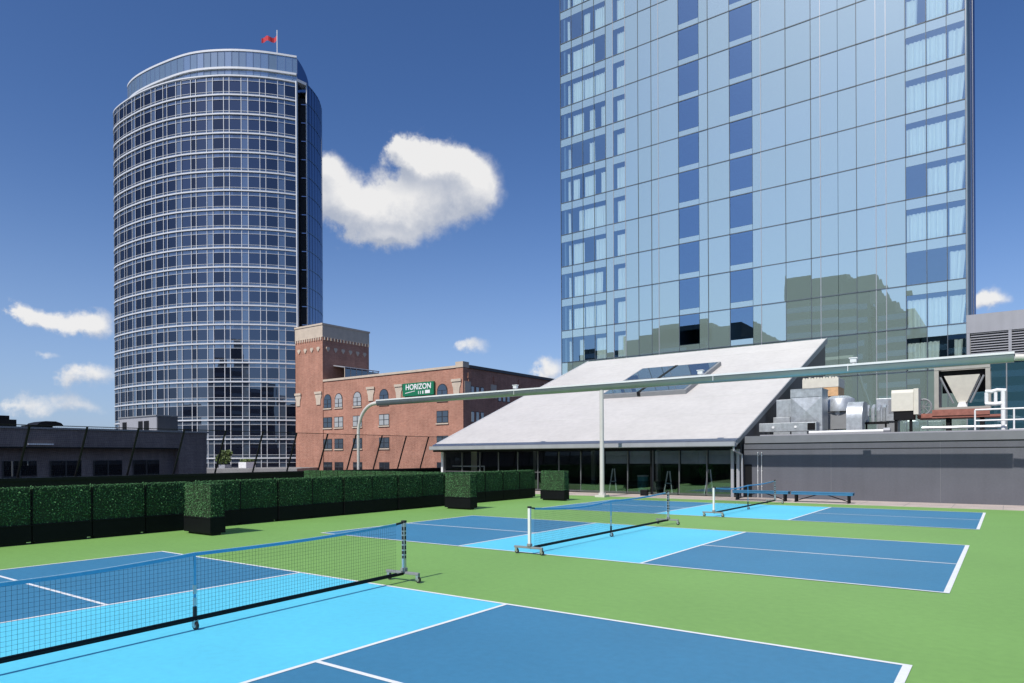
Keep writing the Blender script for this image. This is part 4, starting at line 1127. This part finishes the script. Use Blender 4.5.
# fractal noise in sky direction pushes the outlines about
def noise(scale, detail=8, rough=.6, off=(0,0,0)):
    mp = N.new('ShaderNodeMapping'); mp.inputs['Location'].default_value = off; L.new(tc.outputs['Generated'], mp.inputs[0])
    n = N.new('ShaderNodeTexNoise'); n.inputs['Scale'].default_value = scale; n.inputs['Detail'].default_value = detail; n.inputs['Roughness'].default_value = rough
    L.new(mp.outputs[0], n.inputs['Vector']); return n.outputs['Fac']
n1 = noise(16, 10, .62); n2 = noise(34, 8, .6, (3,1,2)); n3 = noise(9, 4, .5, (7,2,5)); n4 = noise(80, 6, .65, (1,6,4))
azn = math_('ADD', az, math_('MULTIPLY', math_('SUBTRACT', n2, .5), 3.0))
eln = math_('ADD', el, math_('MULTIPLY', math_('SUBTRACT', n1, .5), 2.6))
BLOBS = [(-50.93, 22.44, 1.02, 0.96, 0.9), (-50.47, 20.59, 1.74, 1.41, 1), (-48.26, 19.01, 2.26, 1.6, 1), (-45.19, 19.33, 2.8, 1.82, 1), (-41.71, 21.36, 3.0, 2.14, 1), (-39.22, 21.27, 1.84, 1.44, 0.9), (-43.19, 23.44, 1.82, 1.04, 1), (-44.83, 23.78, 1.15, 0.76, 0.9), (-40.37, 22.97, 1.84, 0.99, 0.9), (-46.42, 17.33, 1.47, 0.6, 0.8), (-71.58, 9.9, 0.78, 0.59, 0.62), (-70.29, 9.71, 1.28, 0.6, 0.62), (-68.83, 9.52, 1.2, 0.55, 0.55), (-67.21, 9.4, 1.12, 0.84, 0.7), (-70.13, 7.35, 0.81, 0.34, 0.38), (-67.53, 6.0, 1.61, 0.78, 0.66), (-69.15, 5.35, 0.95, 0.42, 0.288), (-69.44, 4.22, 1.79, 0.42, 0.324), (-71.27, 3.39, 1.71, 0.55, 0.504), (-67.96, 3.57, 1.6, 0.5, 0.36), (-72.54, 3.68, 0.76, 0.34, 0.288), (-39.28, 9.16, 1.51, 0.57, 0.55), (-40.7, 9.48, 0.75, 0.32, 0.3), (-32.92, 7.16, 1.42, 0.99, 0.75), (-0.96, 10.44, 1.0, 0.66, 0.75), (-1.81, 10.15, 0.68, 0.47, 0.5)]
def field(elev):
    acc = None
    for (a, e, ra, re, wgt) in BLOBS:
        da = math_('DIVIDE', math_('SUBTRACT', azn, a), ra*1.15); de = math_('DIVIDE', math_('SUBTRACT', elev, e), re*1.15)
        d2 = math_('ADD', math_('MULTIPLY', da, da), math_('MULTIPLY', de, de))
        g = math_('MULTIPLY', math_('POWER', 2.718, math_('MULTIPLY', d2, -1.0)), wgt*1.25)
        acc = g if acc is None else math_('ADD', acc, g)
    return acc
acc = field(eln)
above = field(math_('ADD', eln, 1.1))
dens = math_('ADD', acc, math_('ADD', math_('MULTIPLY', math_('SUBTRACT', n2, .5), 1.1), math_('MULTIPLY', math_('SUBTRACT', n4, .5), .32)))
dens = math_('MULTIPLY', dens, math_('GREATER_THAN', acc, .06))
mr = N.new('ShaderNodeMapRange'); mr.interpolation_type = 'SMOOTHSTEP'
mr.inputs['From Min'].default_value = .24; mr.inputs['From Max'].default_value = .92; L.new(dens, mr.inputs['Value'])
alpha = math_('MULTIPLY', mr.outputs[0], .96)
# thicker middles are whiter, thin rims and undersides greyer
under = math_('SUBTRACT', above, acc)         # positive on the underside of each cloud
shade = math_('ADD', math_('ADD', .60, math_('MULTIPLY', under, -.65)), math_('ADD', math_('MULTIPLY', math_('SUBTRACT', n1, .5), 1.3), math_('MULTIPLY', math_('SUBTRACT', n4, .5), .35)))
cr_ = N.new('ShaderNodeValToRGB'); L.new(shade, cr_.inputs[0])
cr_.color_ramp.elements[0].position = .05; cr_.color_ramp.elements[0].color = (.50,.55,.66,1)
cr_.color_ramp.elements[1].position = 1.0; cr_.color_ramp.elements[1].color = (1,.99,.98,1)
CLOUD = 8.8
cv = N.new('ShaderNodeVectorMath'); cv.operation = 'SCALE'; cv.inputs['Scale'].default_value = CLOUD; L.new(cr_.outputs[0], cv.inputs[0])
mx = N.new('ShaderNodeMix'); mx.data_type = 'RGBA'; L.new(alpha, mx.inputs['Factor'])
hz = math_('MULTIPLY', math_('POWER', 2.718, math_('MULTIPLY', math_('POWER', math_('DIVIDE', math_('MAXIMUM', el, 0), 12.5), 2.0), -1.0)), .50)
hm = N.new('ShaderNodeMix'); hm.data_type = 'RGBA'; L.new(hz, hm.inputs['Factor']); L.new(hsv.outputs[0], hm.inputs[6]); hm.inputs[7].default_value = (4.3,5.9,8.6,1)
L.new(hm.outputs[2], mx.inputs[6]); L.new(cv.outputs[0], mx.inputs[7])
L.new(mx.outputs[2], bg.inputs['Color'])

# ------------------------------------------------------------------ sun
sd = bpy.data.lights.new('sun', 'SUN'); sd.energy = 4.2; sd.angle = R_(.53); sd.color = (1.0,.955,.89)
so = bpy.data.objects.new('sun', sd); COL.objects.link(so)
ce = math.cos(R_(SUN_EL)); dvec = Vector((SUN_DX, ce, -math.sin(R_(SUN_EL))))
so.rotation_euler = dvec.to_track_quat('-Z', 'Y').to_euler(); so.location = (0,-40,60)

# ------------------------------------------------------------------ camera (24 mm, level, shifted up)
cd = bpy.data.cameras.new('camera'); cam = bpy.data.objects.new('camera', cd); COL.objects.link(cam); S.camera = cam
F = 683.28; cd.sensor_width = 36; cd.lens = F*36/1024; cd.shift_y = (456.19-341.5)/1024; cd.clip_end = 6000; cd.clip_start = .05
TH = -.6279; ROLL = .005
fwd = Vector((math.sin(TH), math.cos(TH), 0)); 
right = Vector((math.cos(TH), -math.sin(TH), 0)); up = Vector((0,0,1))
cr2, sr2 = math.cos(ROLL), math.sin(ROLL)
r2 = right*cr2 - up*sr2*1; u2 = up*cr2 + right*sr2*1
r2, u2 = (right*cr2 - up*sr2), (up*cr2 + right*sr2)
m = Matrix((r2, u2, -fwd)).transposed().to_4x4(); m.translation = Vector((14.150,-1.097,1.927)); cam.matrix_world = m

S.view_settings.view_transform = 'Standard'; S.view_settings.look = 'None'; S.view_settings.exposure = 0; S.view_settings.gamma = 1
S.render.engine = 'CYCLES'; S.cycles.max_bounces = 8; S.cycles.transparent_max_bounces = 16
print('hotel windows', nwin)
